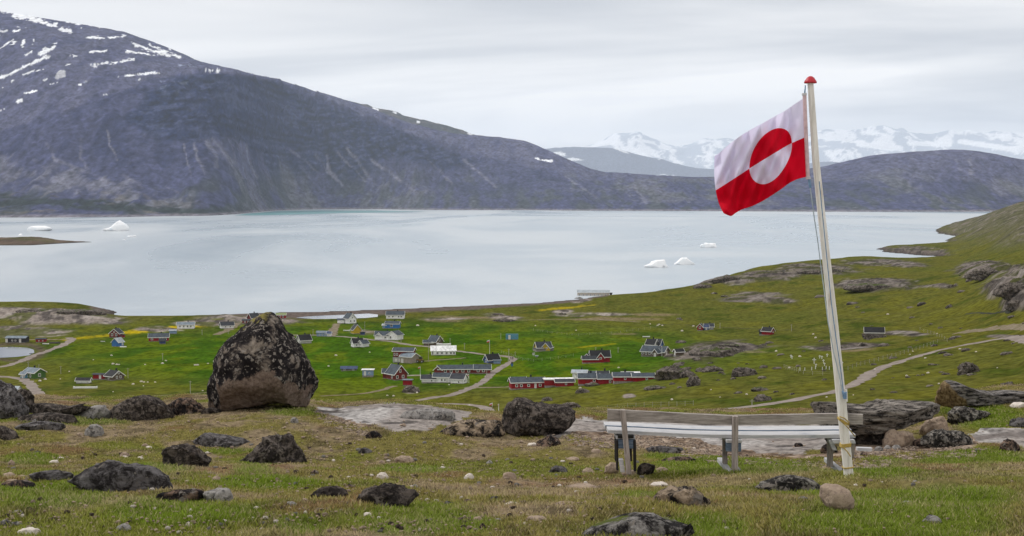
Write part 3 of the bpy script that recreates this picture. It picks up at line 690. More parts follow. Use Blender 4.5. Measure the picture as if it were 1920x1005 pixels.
# ------------------------------------------------------------------ rocks
_ico = {}
def ico(sub):
    if sub not in _ico:
        bm = bmesh.new(); bmesh.ops.create_icosphere(bm, subdivisions=sub, radius=1.0)
        bm.verts.ensure_lookup_table()
        _ico[sub] = (np.array([v.co[:] for v in bm.verts]), np.array([[v.index for v in f.verts] for f in bm.faces])); bm.free()
    return _ico[sub]
def rock_mat(name, base, alt, lichen, amount, scale, bump=0.04, spots=0.0, moss=None, rough=0.92, stretch=None, end=None):
    """base/alt stone, lichen crust covering `amount`, pale crustose spots"""
    m, nt, b = new_mat(name, rough, 0.04)
    t = N(nt, 'ShaderNodeTexCoord').outputs['Object']; t0 = t
    if stretch: t = N(nt, 'ShaderNodeMapping', {'Vector': t, 'Scale': stretch, 'Rotation': (0, 0.25, 0)}).outputs[0]
    oi = N(nt, 'ShaderNodeObjectInfo')
    off = N(nt, 'ShaderNodeVectorMath', operation='MULTIPLY_ADD'); nt.links.new(oi.outputs['Random'], off.inputs[0]); off.inputs[1].default_value = (37, 23, 51); nt.links.new(t, off.inputs[2])
    t = off.outputs[0]
    c = ramp(nt, noise_n(nt, t, scale*0.8, 6, 0.65), [(0.3, base), (0.65, alt)])
    f = noise_n(nt, t, scale*1.7, 9, 0.78, 0.4)
    thr = 0.5+(amount-0.5)*0.36
    k = ramp(nt, f, [(thr-0.04, (1, 1, 1)), (thr+0.06, (0, 0, 0))])
    m1 = N(nt, 'ShaderNodeMixRGB', {0: k, 1: c}); m1.inputs[2].default_value = (*lichen, 1)
    c = m1.outputs[0]
    if spots:
        vo = noise_n(nt, t, scale*3.2, 4, 0.6, 0.6)
        k = ramp(nt, vo, [(0.62-spots*0.1, (0, 0, 0)), (0.66-spots*0.1, (1, 1, 1))])
        m2 = N(nt, 'ShaderNodeMixRGB', {0: k, 1: c}); m2.inputs[2].default_value = (0.22, 0.195, 0.17, 1); c = m2.outputs[0]
    if moss:
        g = N(nt, 'ShaderNodeNewGeometry'); s = N(nt, 'ShaderNodeSeparateXYZ', {0: g.outputs['Normal']})
        a = N(nt, 'ShaderNodeMath', {0: s.outputs[2], 1: noise_n(nt, t, scale*0.5, 5)}, operation='ADD')
        k = N(nt, 'ShaderNodeMapRange', {'Value': a.outputs[0], 'From Min': moss[3], 'From Max': moss[3]+0.05})
        m3 = N(nt, 'ShaderNodeMixRGB', {0: k.outputs[0], 1: c}); m3.inputs[2].default_value = (*moss[:3], 1); c = m3.outputs[0]
    if end:
        sx = N(nt, 'ShaderNodeSeparateXYZ', {0: t0}); a = N(nt, 'ShaderNodeMath', {0: sx.outputs[0], 1: sx.outputs[2]}, operation='ADD')
        nn = N(nt, 'ShaderNodeMath', {0: noise_n(nt, t, 6, 5), 1: 0.25}, operation='MULTIPLY'); a2 = N(nt, 'ShaderNodeMath', {0: a.outputs[0], 1: nn.outputs[0]}, operation='ADD')
        k = N(nt, 'ShaderNodeMapRange', {'Value': a2.outputs[0], 'From Min': end, 'From Max': end-0.04})
        ec = ramp(nt, noise_n(nt, N(nt, 'ShaderNodeMapping', {'Vector': t0, 'Scale': (3, 3, 1)}).outputs[0], 7, 7, .7), [(0.35, (0.06, 0.04, 0.03)), (0.5, (0.24, 0.17, 0.09)), (0.65, (0.38, 0.29, 0.17))])
        c = N(nt, 'ShaderNodeMixRGB', {0: k.outputs[0], 1: c, 2: ec}).outputs[0]
    nt.links.new(c, b.inputs['Base Color'])
    h = noise_n(nt, t, scale*2.2, 8, 0.75)
    bp = N(nt, 'ShaderNodeBump', {'Strength': 0.9, 'Distance': bump, 'Height': h}); nt.links.new(bp.outputs[0], b.inputs['Normal'])
    return m
RK_ = {
 'lichen': rock_mat('black lichen rock', (0.10, 0.080, 0.068), (0.23, 0.195, 0.17), (0.034, 0.029, 0.027), 0.54, 6, 0.09, 0.15),
 'brown': rock_mat('brown lichen rock', (0.19, 0.125, 0.09), (0.28, 0.20, 0.155), (0.020, 0.018, 0.019), 0.55, 5, 0.05, 0.2),
 'grey': rock_mat('grey rock', (0.22, 0.21, 0.20), (0.36, 0.34, 0.32), (0.05, 0.048, 0.048), 0.35, 8, 0.03, 0.3),
 'dark': rock_mat('charcoal rock', (0.10, 0.092, 0.092), (0.26, 0.245, 0.245), (0.036, 0.032, 0.032), 0.46, 6, 0.09, 0.1),
 'tan': rock_mat('tan granite', (0.25, 0.185, 0.14), (0.42, 0.33, 0.25), (0.16, 0.12, 0.10), 0.30, 14, 0.015, 0.0),
 'pale': rock_mat('pale stone', (0.50, 0.44, 0.38), (0.68, 0.62, 0.56), (0.25, 0.2, 0.17), 0.2, 14, 0.01, 0.0),
 'rim': rock_mat('tan rimmed rock', (0.28, 0.215, 0.155), (0.42, 0.33, 0.24), (0.020, 0.018, 0.018), 0.50, 4, 0.04, 0.2),
 'streak': rock_mat('streaky slab rock', (0.20, 0.185, 0.165), (0.42, 0.39, 0.35), (0.026, 0.024, 0.023), 0.58, 6, 0.06, 0.6),
 'slab': rock_mat('streaked slab lichen', (0.16, 0.14, 0.12), (0.42, 0.38, 0.34), (0.030, 0.027, 0.026), 0.46, 6, 0.10, 0.55, stretch=(0.45, 1, 1.7)),
 'wedge': rock_mat('streaked wedge lichen', (0.15, 0.14, 0.13), (0.40, 0.37, 0.35), (0.028, 0.026, 0.026), 0.48, 6, 0.10, 0.5, stretch=(0.4, 1, 1.8), end=-0.10),
 'mossy': rock_mat('mossy rock', (0.17, 0.16, 0.15), (0.34, 0.32, 0.30), (0.022, 0.02, 0.02), 0.5, 5, 0.05, 0.4, (0.10, 0.12, 0.03, 1.50)),
 'outcrop': rock_mat('far outcrop', (0.12, 0.10, 0.088), (0.26, 0.225, 0.195), (0.045, 0.038, 0.034), 0.46, 0.45, 0.8, 0.2, (0.06, 0.08, 0.02, 1.50)),
}
def outline_fn(P):
    P = np.array(P, float); c = P.mean(0)
    Q = []
    for i in range(len(P)):
        a, b_ = P[i], P[(i+1) % len(P)]
        for k in range(12): Q.append(a+(b_-a)*k/12)
    Q = np.array(Q)-c
    th = np.arctan2(Q[:, 1], Q[:, 0]); r = np.hypot(Q[:, 0], Q[:, 1]); o = np.argsort(th); th, r = th[o], r[o]
    th = np.concatenate([th-2*math.pi, th, th+2*math.pi]); r = np.concatenate([r, r, r])
    return c, lambda a: np.interp(a, th, r)
def rock_mesh(name, P, D, seed, sub, amp=0.06, cuts=9, fr=1.0, strata=0.0, flat_top=0):
    """P: outline in metres in the x-z plane; D: half depth in metres"""
    n, f = ico(sub); rs = np.random.RandomState(seed)
    c, R = outline_fn(P)
    th = np.arctan2(n[:, 2], n[:, 0]); rho = np.hypot(n[:, 0], n[:, 2])
    rr = R(th)*rho**0.72
    p = np.stack([rr*np.cos(th), D*np.sign(n[:, 1])*np.abs(n[:, 1])**0.85, rr*np.sin(th)], -1)
    size = max(np.ptp(p[:, 0]), np.ptp(p[:, 2]))
    hz_ = np.ptp(p[:, 2])
    for k in range(cuts+(6 if sub > 3 and cuts > 5 else 0)):
        d = rs.normal(size=3); d[1] = (-1 if k % 4 else 1)*(abs(d[1])+0.75); d /= np.linalg.norm(d)
        s = p@d; lim = s.max()*rs.uniform(0.70, 0.93)
        p = p-np.maximum(0, s-lim)[:, None]*d*0.9
    dirn = p/np.maximum(np.linalg.norm(p, axis=1), 1e-6)[:, None]
    q = p/size*fr
    sm = min(size, hz_*1.8)
    dsp = fbm3(q[:, 0]*3.5+seed, q[:, 1]*3.5, q[:, 2]*3.5, seed, 5, .58)*amp*1.9*sm + (1-2*np.abs(fbm3(q[:, 0]*7, q[:, 1]*7, q[:, 2]*7+seed, seed+3, 4)))*amp*1.1*sm
    dsp += fbm3(q[:, 0]*22, q[:, 1]*22, q[:, 2]*22+seed, seed+9, 2)*amp*0.50*sm
    if strata:
        zz = (p[:, 2]+p[:, 0]*0.14+fbm3(q[:, 0]*2, q[:, 1]*2, q[:, 2]*2, 5, 2)*0.06*size)/(strata*size)
        dsp += (np.abs((zz % 1.0)-0.5)-0.25)*amp*0.9*sm
    p = p+dirn*dsp[:, None]
    p[:, 0] += c[0]; p[:, 2] += c[1]
    me = bpy.data.meshes.new(name); me.from_pydata(p.tolist(), [], f.tolist()); smooth(me)
    return me
def rock(name, label, cat, u, v, P, kind, seed, dk=0.55, sub=4, amp=0.06, cuts=9, mat=None, strata=0.0, fr=1.0, group=None, far=False, dy=0.45, sink=0.0):
    """P in photo pixels"""
    h = hit(u, v, far); s = PX(h)
    Pm = [((a-u)*s, (v-b)*s-sink*s) for a, b in P]
    w = (max(a for a, b in P)-min(a for a, b in P))*s; D = w*0.5*dk*1.3
    me = rock_mesh(name, Pm, D, seed, sub, amp, cuts, fr, strata)
    me.materials.append(mat or RK_[kind])
    y = h.y+D*dy
    k = y/h.y
    o = mesh_obj(name, me, loc=(h.x*k, y, h.z+(CAM_Z-h.z)*(1-k)*0.0-0.01))
    return tag(o, label, cat, group)
def dome(u, v, w, h, seed, skew=0, sq=1.6):
    rs = np.random.RandomState(seed); P = []
    for i in range(22):
        a = math.pi*2*i/22; c, s = math.cos(a), math.sin(a)
        x = math.copysign(abs(c)**(2/2.3), c)*w/2*(1+rs.uniform(-.05, .05)); y = math.copysign(abs(s)**(2/2.2), s)
        if y > 0: y = y**(sq/1.6)*h*(1+rs.uniform(-.10, .08)); x += skew*w*0.25*y/h
        else: y = y*h*0.30
        P.append((u+x, v-y))
    return P

# big erratic
m, nt, b = new_mat('big boulder stone', 0.92, 0.04)
t = N(nt, 'ShaderNodeTexCoord').outputs['Object']
sp = N(nt, 'ShaderNodeSeparateXYZ', {0: t})
lo = ramp(nt, noise_n(nt, t, 16, 8, 0.75), [(0.32, (0.065, 0.046, 0.036)), (0.5, (0.165, 0.122, 0.098)), (0.68, (0.27, 0.215, 0.175))])
up0 = ramp(nt, noise_n(nt, t, 3.4, 8, 0.70, 0.5), [(0.46, (0.016, 0.014, 0.015)), (0.53, (0.040, 0.034, 0.033)), (0.57, (0.15, 0.125, 0.105)), (0.68, (0.30, 0.255, 0.21))])
sp2 = ramp(nt, noise_n(nt, t, 13, 4, 0.6, 0.5), [(0.57, (0, 0, 0)), (0.61, (1, 1, 1))])
um = N(nt, 'ShaderNodeMixRGB', {0: sp2, 1: up0}); um.inputs[2].default_value = (0.24, 0.215, 0.19, 1)
f = noise_n(nt, t, 1.5, 6, 0.65, 0.4)
# boundary between bare foot and lichen: follows the overhang, lower towards both flanks
zz = N(nt, 'ShaderNodeMath', {0: sp.outputs[2], 1: -1.0}, operation='MULTIPLY')
ax = N(nt, 'ShaderNodeMath', {0: sp.outputs[0], 1: -0.12}, operation='SUBTRACT'); aa = N(nt, 'ShaderNodeMath', {0: ax.outputs[0]}, operation='ABSOLUTE')
a5 = N(nt, 'ShaderNodeMath', {0: aa.outputs[0], 1: -0.62}, operation='MULTIPLY')
s1 = N(nt, 'ShaderNodeMath', {0: zz.outputs[0], 1: a5.outputs[0]}, operation='ADD')
s2 = N(nt, 'ShaderNodeMath', {0: s1.outputs[0], 1: 0.80}, operation='ADD')
fm = N(nt, 'ShaderNodeMath', {0: f, 1: 0.5}, operation='SUBTRACT'); fm2 = N(nt, 'ShaderNodeMath', {0: fm.outputs[0], 1: 2.2}, operation='MULTIPLY')
s3 = N(nt, 'ShaderNodeMath', {0: s2.outputs[0], 1: fm2.outputs[0]}, operation='ADD')
k = ramp(nt, s3.outputs[0], [(0.0, (0, 0, 0)), (0.06, (1, 1, 1))])
mm = N(nt, 'ShaderNodeMixRGB', {0: k, 1: um.outputs[0], 2: lo})
ms = N(nt, 'ShaderNodeMath', {0: sp.outputs[2], 1: noise_n(nt, t, 5, 4)}, operation='ADD')
k2 = ramp(nt, ms.outputs[0], [(0.0, (0, 0, 0)), (1.0, (0, 0, 0))])
km = N(nt, 'ShaderNodeMapRange', {'Value': ms.outputs[0], 'From Min': 2.10, 'From Max': 2.18})
gx = N(nt, 'ShaderNodeMapRange', {'Value': sp.outputs[0], 'From Min': 0.14, 'From Max': 0.02})
k3 = N(nt, 'ShaderNodeMath', {0: km.outputs[0], 1: gx.outputs[0]}, operation='MULTIPLY')
m4 = N(nt, 'ShaderNodeMixRGB', {0: k3.outputs[0], 1: mm.outputs[0]}); m4.inputs[2].default_value = (0.22, 0.19, 0.06, 1)
nt.links.new(m4.outputs[0], b.inputs['Base Color'])
bp = N(nt, 'ShaderNodeBump', {'Strength': 1.0, 'Distance': 0.05, 'Height': noise_n(nt, t, 9, 8, 0.75)}); nt.links.new(bp.outputs[0], b.inputs['Normal'])
BIGM = m
rock('boulder', 'huge peaked boulder crusted with black lichen above a bare brown foot', 'boulder', 497, 768,
     [(394, 772), (391, 745), (397, 715), (405, 690), (411, 665), (428, 640), (450, 624), (468, 612), (484, 601), (500, 590), (514, 594), (524, 604), (535, 624), (556, 648), (578, 682), (590, 705), (600, 728), (596, 742), (585, 756), (570, 768), (556, 760), (530, 757), (480, 764), (440, 770), (412, 771)], 'lichen', 12, dk=0.62, sub=6, amp=0.018, cuts=5, mat=BIGM, dy=0.5)

rock('boulder', 'black speckled boulder with an upturned end, balanced left of the bench', 'boulder', 1005, 816,
     [(940, 798), (944, 775), (955, 760), (970, 751), (985, 753), (1003, 761), (1030, 766), (1062, 766), (1074, 776), (1075, 788), (1060, 806), (1042, 819), (1025, 818), (1000, 812), (960, 815), (945, 808)], 'lichen', 21, dk=0.7, sub=5, amp=0.04, cuts=8)
rock('rock', 'small dark rock wedged under the balanced black boulder', 'rock', 1028, 838, dome(1028, 838, 42, 20, 4), 'brown', 22, sub=4)
rock('boulder', 'long flat boulder slab propped up on smaller stones behind the flagpole', 'boulder', 1640, 836,
     [(1508, 768), (1522, 760), (1550, 761), (1590, 765), (1625, 768), (1650, 759), (1680, 757), (1720, 760), (1758, 761), (1774, 768), (1779, 778), (1765, 785), (1735, 789), (1700, 797), (1668, 807), (1630, 812), (1590, 818), (1563, 830), (1545, 842), (1536, 836), (1527, 815), (1512, 793)], 'slab', 33, dk=0.42, sub=6, amp=0.03, cuts=8, strata=0.035, dy=0.55)
rock('rock', 'pinkish rounded rock propping the right end of the long slab', 'rock', 1751, 818, dome(1752, 812, 50, 27, 41, 0.2), 'tan', 41, sub=4, dy=1.0)
rock('rock', 'dark knobbly rock on the gravel under the right end of the long slab', 'rock', 1776, 839, dome(1776, 836, 92, 26, 42), 'streak', 42, sub=5, dy=0.8)
rock('rock', 'brown rounded rock standing under the middle of the long slab', 'rock', 1686, 838, dome(1686, 836, 54, 30, 43), 'tan', 43, sub=4)
rock('rock', 'round brown rock under the left foot of the long slab, beside the bench trestle', 'rock', 1554, 850, dome(1554, 848, 30, 17, 44), 'brown', 44, sub=4)
rock('rock', 'reddish flat rock in the gap under the long slab', 'rock', 1726, 836, dome(1726, 835, 30, 10, 45), 'brown', 45, sub=3)
rock('rock', 'black rock added far back to darken the gap under the long slab', 'rock', 1630, 838, dome(1630, 836, 110, 34, 46), 'lichen', 46, sub=4, dy=2.6, dk=.4)  # dark filler added under the slab so the gap reads black
for i, (a, b_, w, h_) in enumerate([(1648, 846, 17, 9), (1664, 842, 13, 8), (1681, 842, 17, 8)]):
    rock('stone', ['round grey stone nearest the flagpole in the row under the long slab', 'smallest round stone in the middle of the row under the long slab', 'right hand round stone of the row under the long slab'][i], 'stone', a, b_, dome(a, b_, w, h_, 50+i), 'grey', 50+i, sub=3)
rock('boulder', 'tall wedge shaped rock with a yellow brown end face above the long slab', 'boulder', 1840, 764,
     [(1757, 760), (1754, 738), (1756, 713), (1775, 714), (1795, 718), (1812, 727), (1840, 735), (1862, 740), (1890, 735), (1930, 737), (1990, 745), (1990, 768), (1900, 762), (1860, 763), (1810, 758), (1790, 765)], 'wedge', 61, dk=0.28, sub=6, amp=0.035, cuts=9, strata=0.05)
rock('rock', 'pale topped jagged rock in the grass between the wedge slab and the long slab', 'rock', 1815, 792, [(1779, 793), (1783, 775), (1797, 766), (1830, 770), (1865, 776), (1850, 781), (1835, 784), (1812, 792), (1795, 797)], 'streak', 62, dk=.4, sub=5)
rock('rock', 'dark pointed rock in the grass at the far right edge', 'rock', 1910, 800, [(1890, 798), (1900, 788), (1915, 785), (1945, 790), (1945, 806), (1910, 804)], 'dark', 63, sub=4)
rock('rock', 'tan brown rock with a dark right side resting on the pale slab at right', 'rock', 1893, 846, [(1876, 846), (1880, 832), (1890, 824), (1905, 830), (1912, 840), (1912, 848), (1893, 850)], 'brown', 64, dk=.6, sub=4)
rock('rock', 'light flat stone in the grass at the right edge below the wedge slab', 'rock', 1912, 764, dome(1912, 763, 34, 9, 65), 'pale', 65, sub=3)

rock('boulder', 'dark rounded boulder at the far left end of the crest', 'boulder', 5, 784, [(-60, 790), (-60, 740), (-30, 722), (0, 722), (20, 730), (35, 748), (48, 768), (45, 784), (0, 792)], 'dark', 71, sub=5, amp=0.04)
rock('boulder', 'dark jagged boulder second from the left edge, in front of the red hut', 'boulder', 46, 770, [(28, 770), (29, 745), (34, 730), (50, 732), (60, 738), (63, 752), (66, 764), (62, 774), (40, 778)], 'lichen', 72, sub=5)
rock('rock', 'low black ridge of rock between the left boulders and the domed boulder', 'rock', 110, 778, [(48, 776), (60, 758), (85, 757), (110, 763), (130, 766), (150, 761), (165, 757), (172, 763), (160, 772), (130, 780), (60, 786)], 'lichen', 73, dk=.35, sub=5, amp=0.05)
rock('rock', 'brownish speckled rock just left of the domed boulder', 'rock', 170, 786, [(140, 785), (150, 770), (175, 764), (195, 763), (208, 775), (206, 788), (170, 792)], 'grey', 74, sub=4)
rock('boulder', 'broad domed grey and black speckled boulder on the left crest', 'boulder', 262, 788, [(195, 790), (203, 776), (222, 762), (245, 750), (270, 747), (290, 752), (308, 765), (320, 780), (322, 790), (262, 797)], 'lichen', 75, dk=.7, sub=5, amp=0.04)
rock('rock', 'pink and black blotched rock right of the domed boulder', 'rock', 345, 777, [(312, 772), (318, 758), (335, 750), (355, 750), (372, 762), (386, 773), (380, 778), (340, 784)], 'brown', 76, sub=5, dk=.6)
rock('rock', 'low black rock at the left foot of the huge boulder', 'rock', 396, 775, dome(396, 775, 38, 10, 77), 'lichen', 77, sub=4)
rock('rock', 'flat dark rock streaked along the turf below the black ridge', 'rock', 88, 791, dome(88, 790, 122, 13, 78, 0), 'lichen', 78, dk=.35, sub=5)
rock('rock', 'thin flat dark rock second row from the crest at left', 'rock', 72, 806, dome(72, 805, 100, 13, 79, .3), 'dark', 79, dk=.35, sub=5)
rock('rock', 'dark low rock cut by the left edge, below the thin flat rocks', 'rock', 2, 825, dome(2, 825, 64, 22, 80, -.3), 'lichen', 80, dk=.5, sub=4)
rock('stone', 'smooth light grey block standing alone on the upper left turf', 'stone', 175, 818, [(157, 818), (160, 806), (170, 797), (180, 797), (190, 802), (194, 812), (192, 819), (175, 823)], 'grey', 81, dk=.7, sub=4, amp=0.03)
rock('stone', 'small brown stone touching the smooth grey block', 'stone', 150, 817, dome(150, 817, 13, 6, 82), 'tan', 82, sub=3)
rock('rock', 'low flat dark grey slab with pale streaks on the upper turf left of centre', 'rock', 410, 835, [(356, 834), (372, 822), (385, 815), (400, 818), (430, 823), (480, 829), (482, 836), (430, 838), (400, 842)], 'dark', 83, dk=.45, sub=5)
rock('rock', 'rounded dark rock with a small tan stone behind, left of centre', 'rock', 347, 874, [(306, 872), (306, 852), (318, 842), (345, 840), (370, 845), (385, 858), (392, 866), (388, 874), (347, 884)], 'lichen', 84, dk=.65, sub=5)
rock('rock', 'large long charcoal rock with pale grey blotches in the lower left turf', 'rock', 228, 922, [(128, 908), (145, 895), (170, 880), (195, 871), (225, 873), (258, 878), (285, 885), (305, 898), (320, 917), (318, 926), (280, 930), (190, 924), (145, 916)], 'dark', 85, dk=.45, sub=6, amp=0.055)
rock('rock', 'low brown grey slab running right from the large charcoal rock', 'rock', 335, 942, [(285, 936), (300, 926), (330, 920), (370, 917), (385, 925), (380, 940), (330, 944), (295, 942)], 'brown', 86, dk=.4, sub=5)
rock('rock', 'squared grey block at the right end of the low slab', 'rock', 408, 945, [(378, 938), (382, 922), (400, 918), (428, 915), (435, 928), (436, 945), (425, 950), (390, 945)], 'grey', 87, dk=.6, sub=4, amp=.03)
rock('rock', 'flat dark rock pressed into the turf left of the large charcoal rock', 'rock', 90, 899, dome(90, 898, 92, 15, 88, .4), 'dark', 88, dk=.4, sub=5)
rock('rock', 'flat reddish brown rock at the left edge above the loose stones', 'rock', 28, 916, dome(28, 916, 74, 15, 89, .4), 'brown', 89, dk=.5, sub=4)
rock('rock', 'trapezoid dark rock with tan flanks in the turf below the huge boulder', 'rock', 516, 868, [(452, 870), (470, 855), (485, 840), (498, 824), (515, 822), (525, 825), (540, 822), (550, 834), (562, 852), (574, 868), (560, 874), (515, 878)], 'lichen', 90, dk=.55, sub=5)
rock('rock', 'small dome of dark rock left of the two humped rock, lower centre', 'rock', 615, 935, [(580, 934), (588, 924), (600, 916), (622, 912), (640, 917), (654, 926), (640, 934), (615, 940)], 'lichen', 91, dk=.55, sub=5)
rock('rock', 'two humped dark rock with green plants at its foot, lower centre', 'rock', 715, 952, [(662, 950), (675, 935), (695, 920), (722, 911), (745, 915), (775, 922), (782, 930), (765, 940), (752, 955), (715, 962), (680, 958)], 'lichen', 92, dk=.5, sub=5)
rock('rock', 'long black rock with a tan weathered crest beside the balanced boulder', 'rock', 885, 818, [(812, 822), (828, 808), (845, 798), (868, 791), (900, 793), (935, 790), (945, 800), (955, 814), (950, 822), (885, 828)], 'rim', 93, dk=.3, sub=5)
rock('rock', 'low grey rock swell at the far corner of the pale bedrock slab', 'rock', 805, 786, dome(805, 785, 112, 16, 120), 'grey', 120, dk=.35, sub=5)
rock('rock', 'small brown crumbly rock at the edge of the pale slab', 'rock', 700, 822, dome(700, 821, 28, 12, 94), 'brown', 94, sub=4)
rock('rock', 'flat tan and dark stone in the turf below the pale slab, centre', 'rock', 758, 867, dome(758, 866, 36, 11, 95), 'tan', 95, dk=.5, sub=4)
rock('rock', 'small dark flat rock in the turf under the pale slab', 'rock', 684, 850, dome(684, 849, 26, 9, 96), 'dark', 96, sub=4)
rock('stone', 'bright white stone in the middle of the turf', 'stone', 717, 898, dome(717, 897, 21, 12, 97), 'pale', 97, sub=4)
rock('stone', 'grey stone near the broken edge of turf below the huge boulder', 'stone', 552, 793, dome(552, 792, 14, 10, 98), 'grey', 98, sub=3)
rock('rock', 'angular tan rock left of the bench end', 'rock', 1146, 889, [(1133, 888), (1136, 874), (1146, 867), (1157, 870), (1160, 880), (1160, 890), (1146, 893)], 'tan', 99, dk=.7, sub=4)
rock('rock', 'black squared rock right of the bench\'s left post', 'rock', 1211, 890, [(1195, 888), (1196, 870), (1210, 868), (1228, 872), (1226, 888), (1211, 895)], 'lichen', 100, dk=.6, sub=4, amp=.03)
rock('stone', 'flat reddish stone under the bench\'s left post', 'stone', 1181, 890, dome(1181, 889, 32, 8, 101), 'tan', 101, sub=3)
rock('stone', 'flat tan stone right of the black squared rock', 'stone', 1241, 884, dome(1241, 883, 24, 7, 102), 'tan', 102, sub=3)
rock('rock', 'long flat grey slab on the grass behind the left end of the bench', 'rock', 1245, 849, dome(1245, 848, 92, 10, 103), 'dark', 103, dk=.3, sub=5)
rock('rock', 'long low brown rock on the grass between the bench posts', 'rock', 1275, 867, dome(1275, 866, 74, 9, 104), 'brown', 104, dk=.3, sub=4)
rock('rock', 'grey dark stone on the turf left of the bench', 'rock', 1047, 888, dome(1047, 887, 34, 14, 105), 'dark', 105, sub=4)
rock('stone', 'tan stone between the grey stone and the angular rock left of the bench', 'stone', 1102, 888, dome(1102, 888, 21, 11, 106), 'tan', 106, sub=3)
rock('rock', 'pale rock with black patches and a lichen tip in the lower right turf', 'rock', 1280, 948, [(1229, 952), (1230, 935), (1240, 922), (1258, 915), (1275, 917), (1292, 912), (1305, 920), (1318, 930), (1332, 938), (1332, 948), (1280, 950), (1245, 958)], 'rim', 107, dk=.5, sub=5)
rock('rock', 'large grey rock with moss at the bottom edge of the turf', 'rock', 1190, 1010, [(1092, 1008), (1110, 995), (1140, 985), (1165, 978), (1195, 972), (1225, 972), (1250, 982), (1285, 988), (1318, 990), (1310, 1000), (1290, 1012), (1190, 1020)], 'mossy', 108, dk=.5, sub=6, amp=0.05)
rock('rock', 'flaky streaked rock left of the round tan stone', 'rock', 1478, 922, [(1414, 914), (1430, 906), (1450, 902), (1475, 896), (1505, 897), (1525, 902), (1540, 914), (1530, 922), (1478, 928), (1440, 920)], 'streak', 109, dk=.45, sub=5, strata=.05)
rock('stone', 'big round tan stone in the grass near the foot of the flagpole', 'stone', 1570, 957, [(1538, 930), (1539, 912), (1550, 907), (1572, 909), (1590, 918), (1600, 934), (1598, 950), (1585, 960), (1565, 956), (1548, 948)], 'tan', 110, dk=.8, sub=5, amp=0.015, cuts=2)
rock('stone', 'low grey stone in the lower right grass', 'stone', 1747, 980, dome(1747, 979, 37, 13, 111), 'grey', 111, sub=4)
rock('stone', 'flat grey board like stone in the right grass above the low grey stone', 'stone', 1702, 943, dome(1702, 942, 23, 5, 112), 'grey', 112, sub=3)
rock('stone', 'pale rounded stone at the lower left corner', 'stone', 55, 1006, dome(55, 1005, 47, 16, 113), 'pale', 113, sub=4)
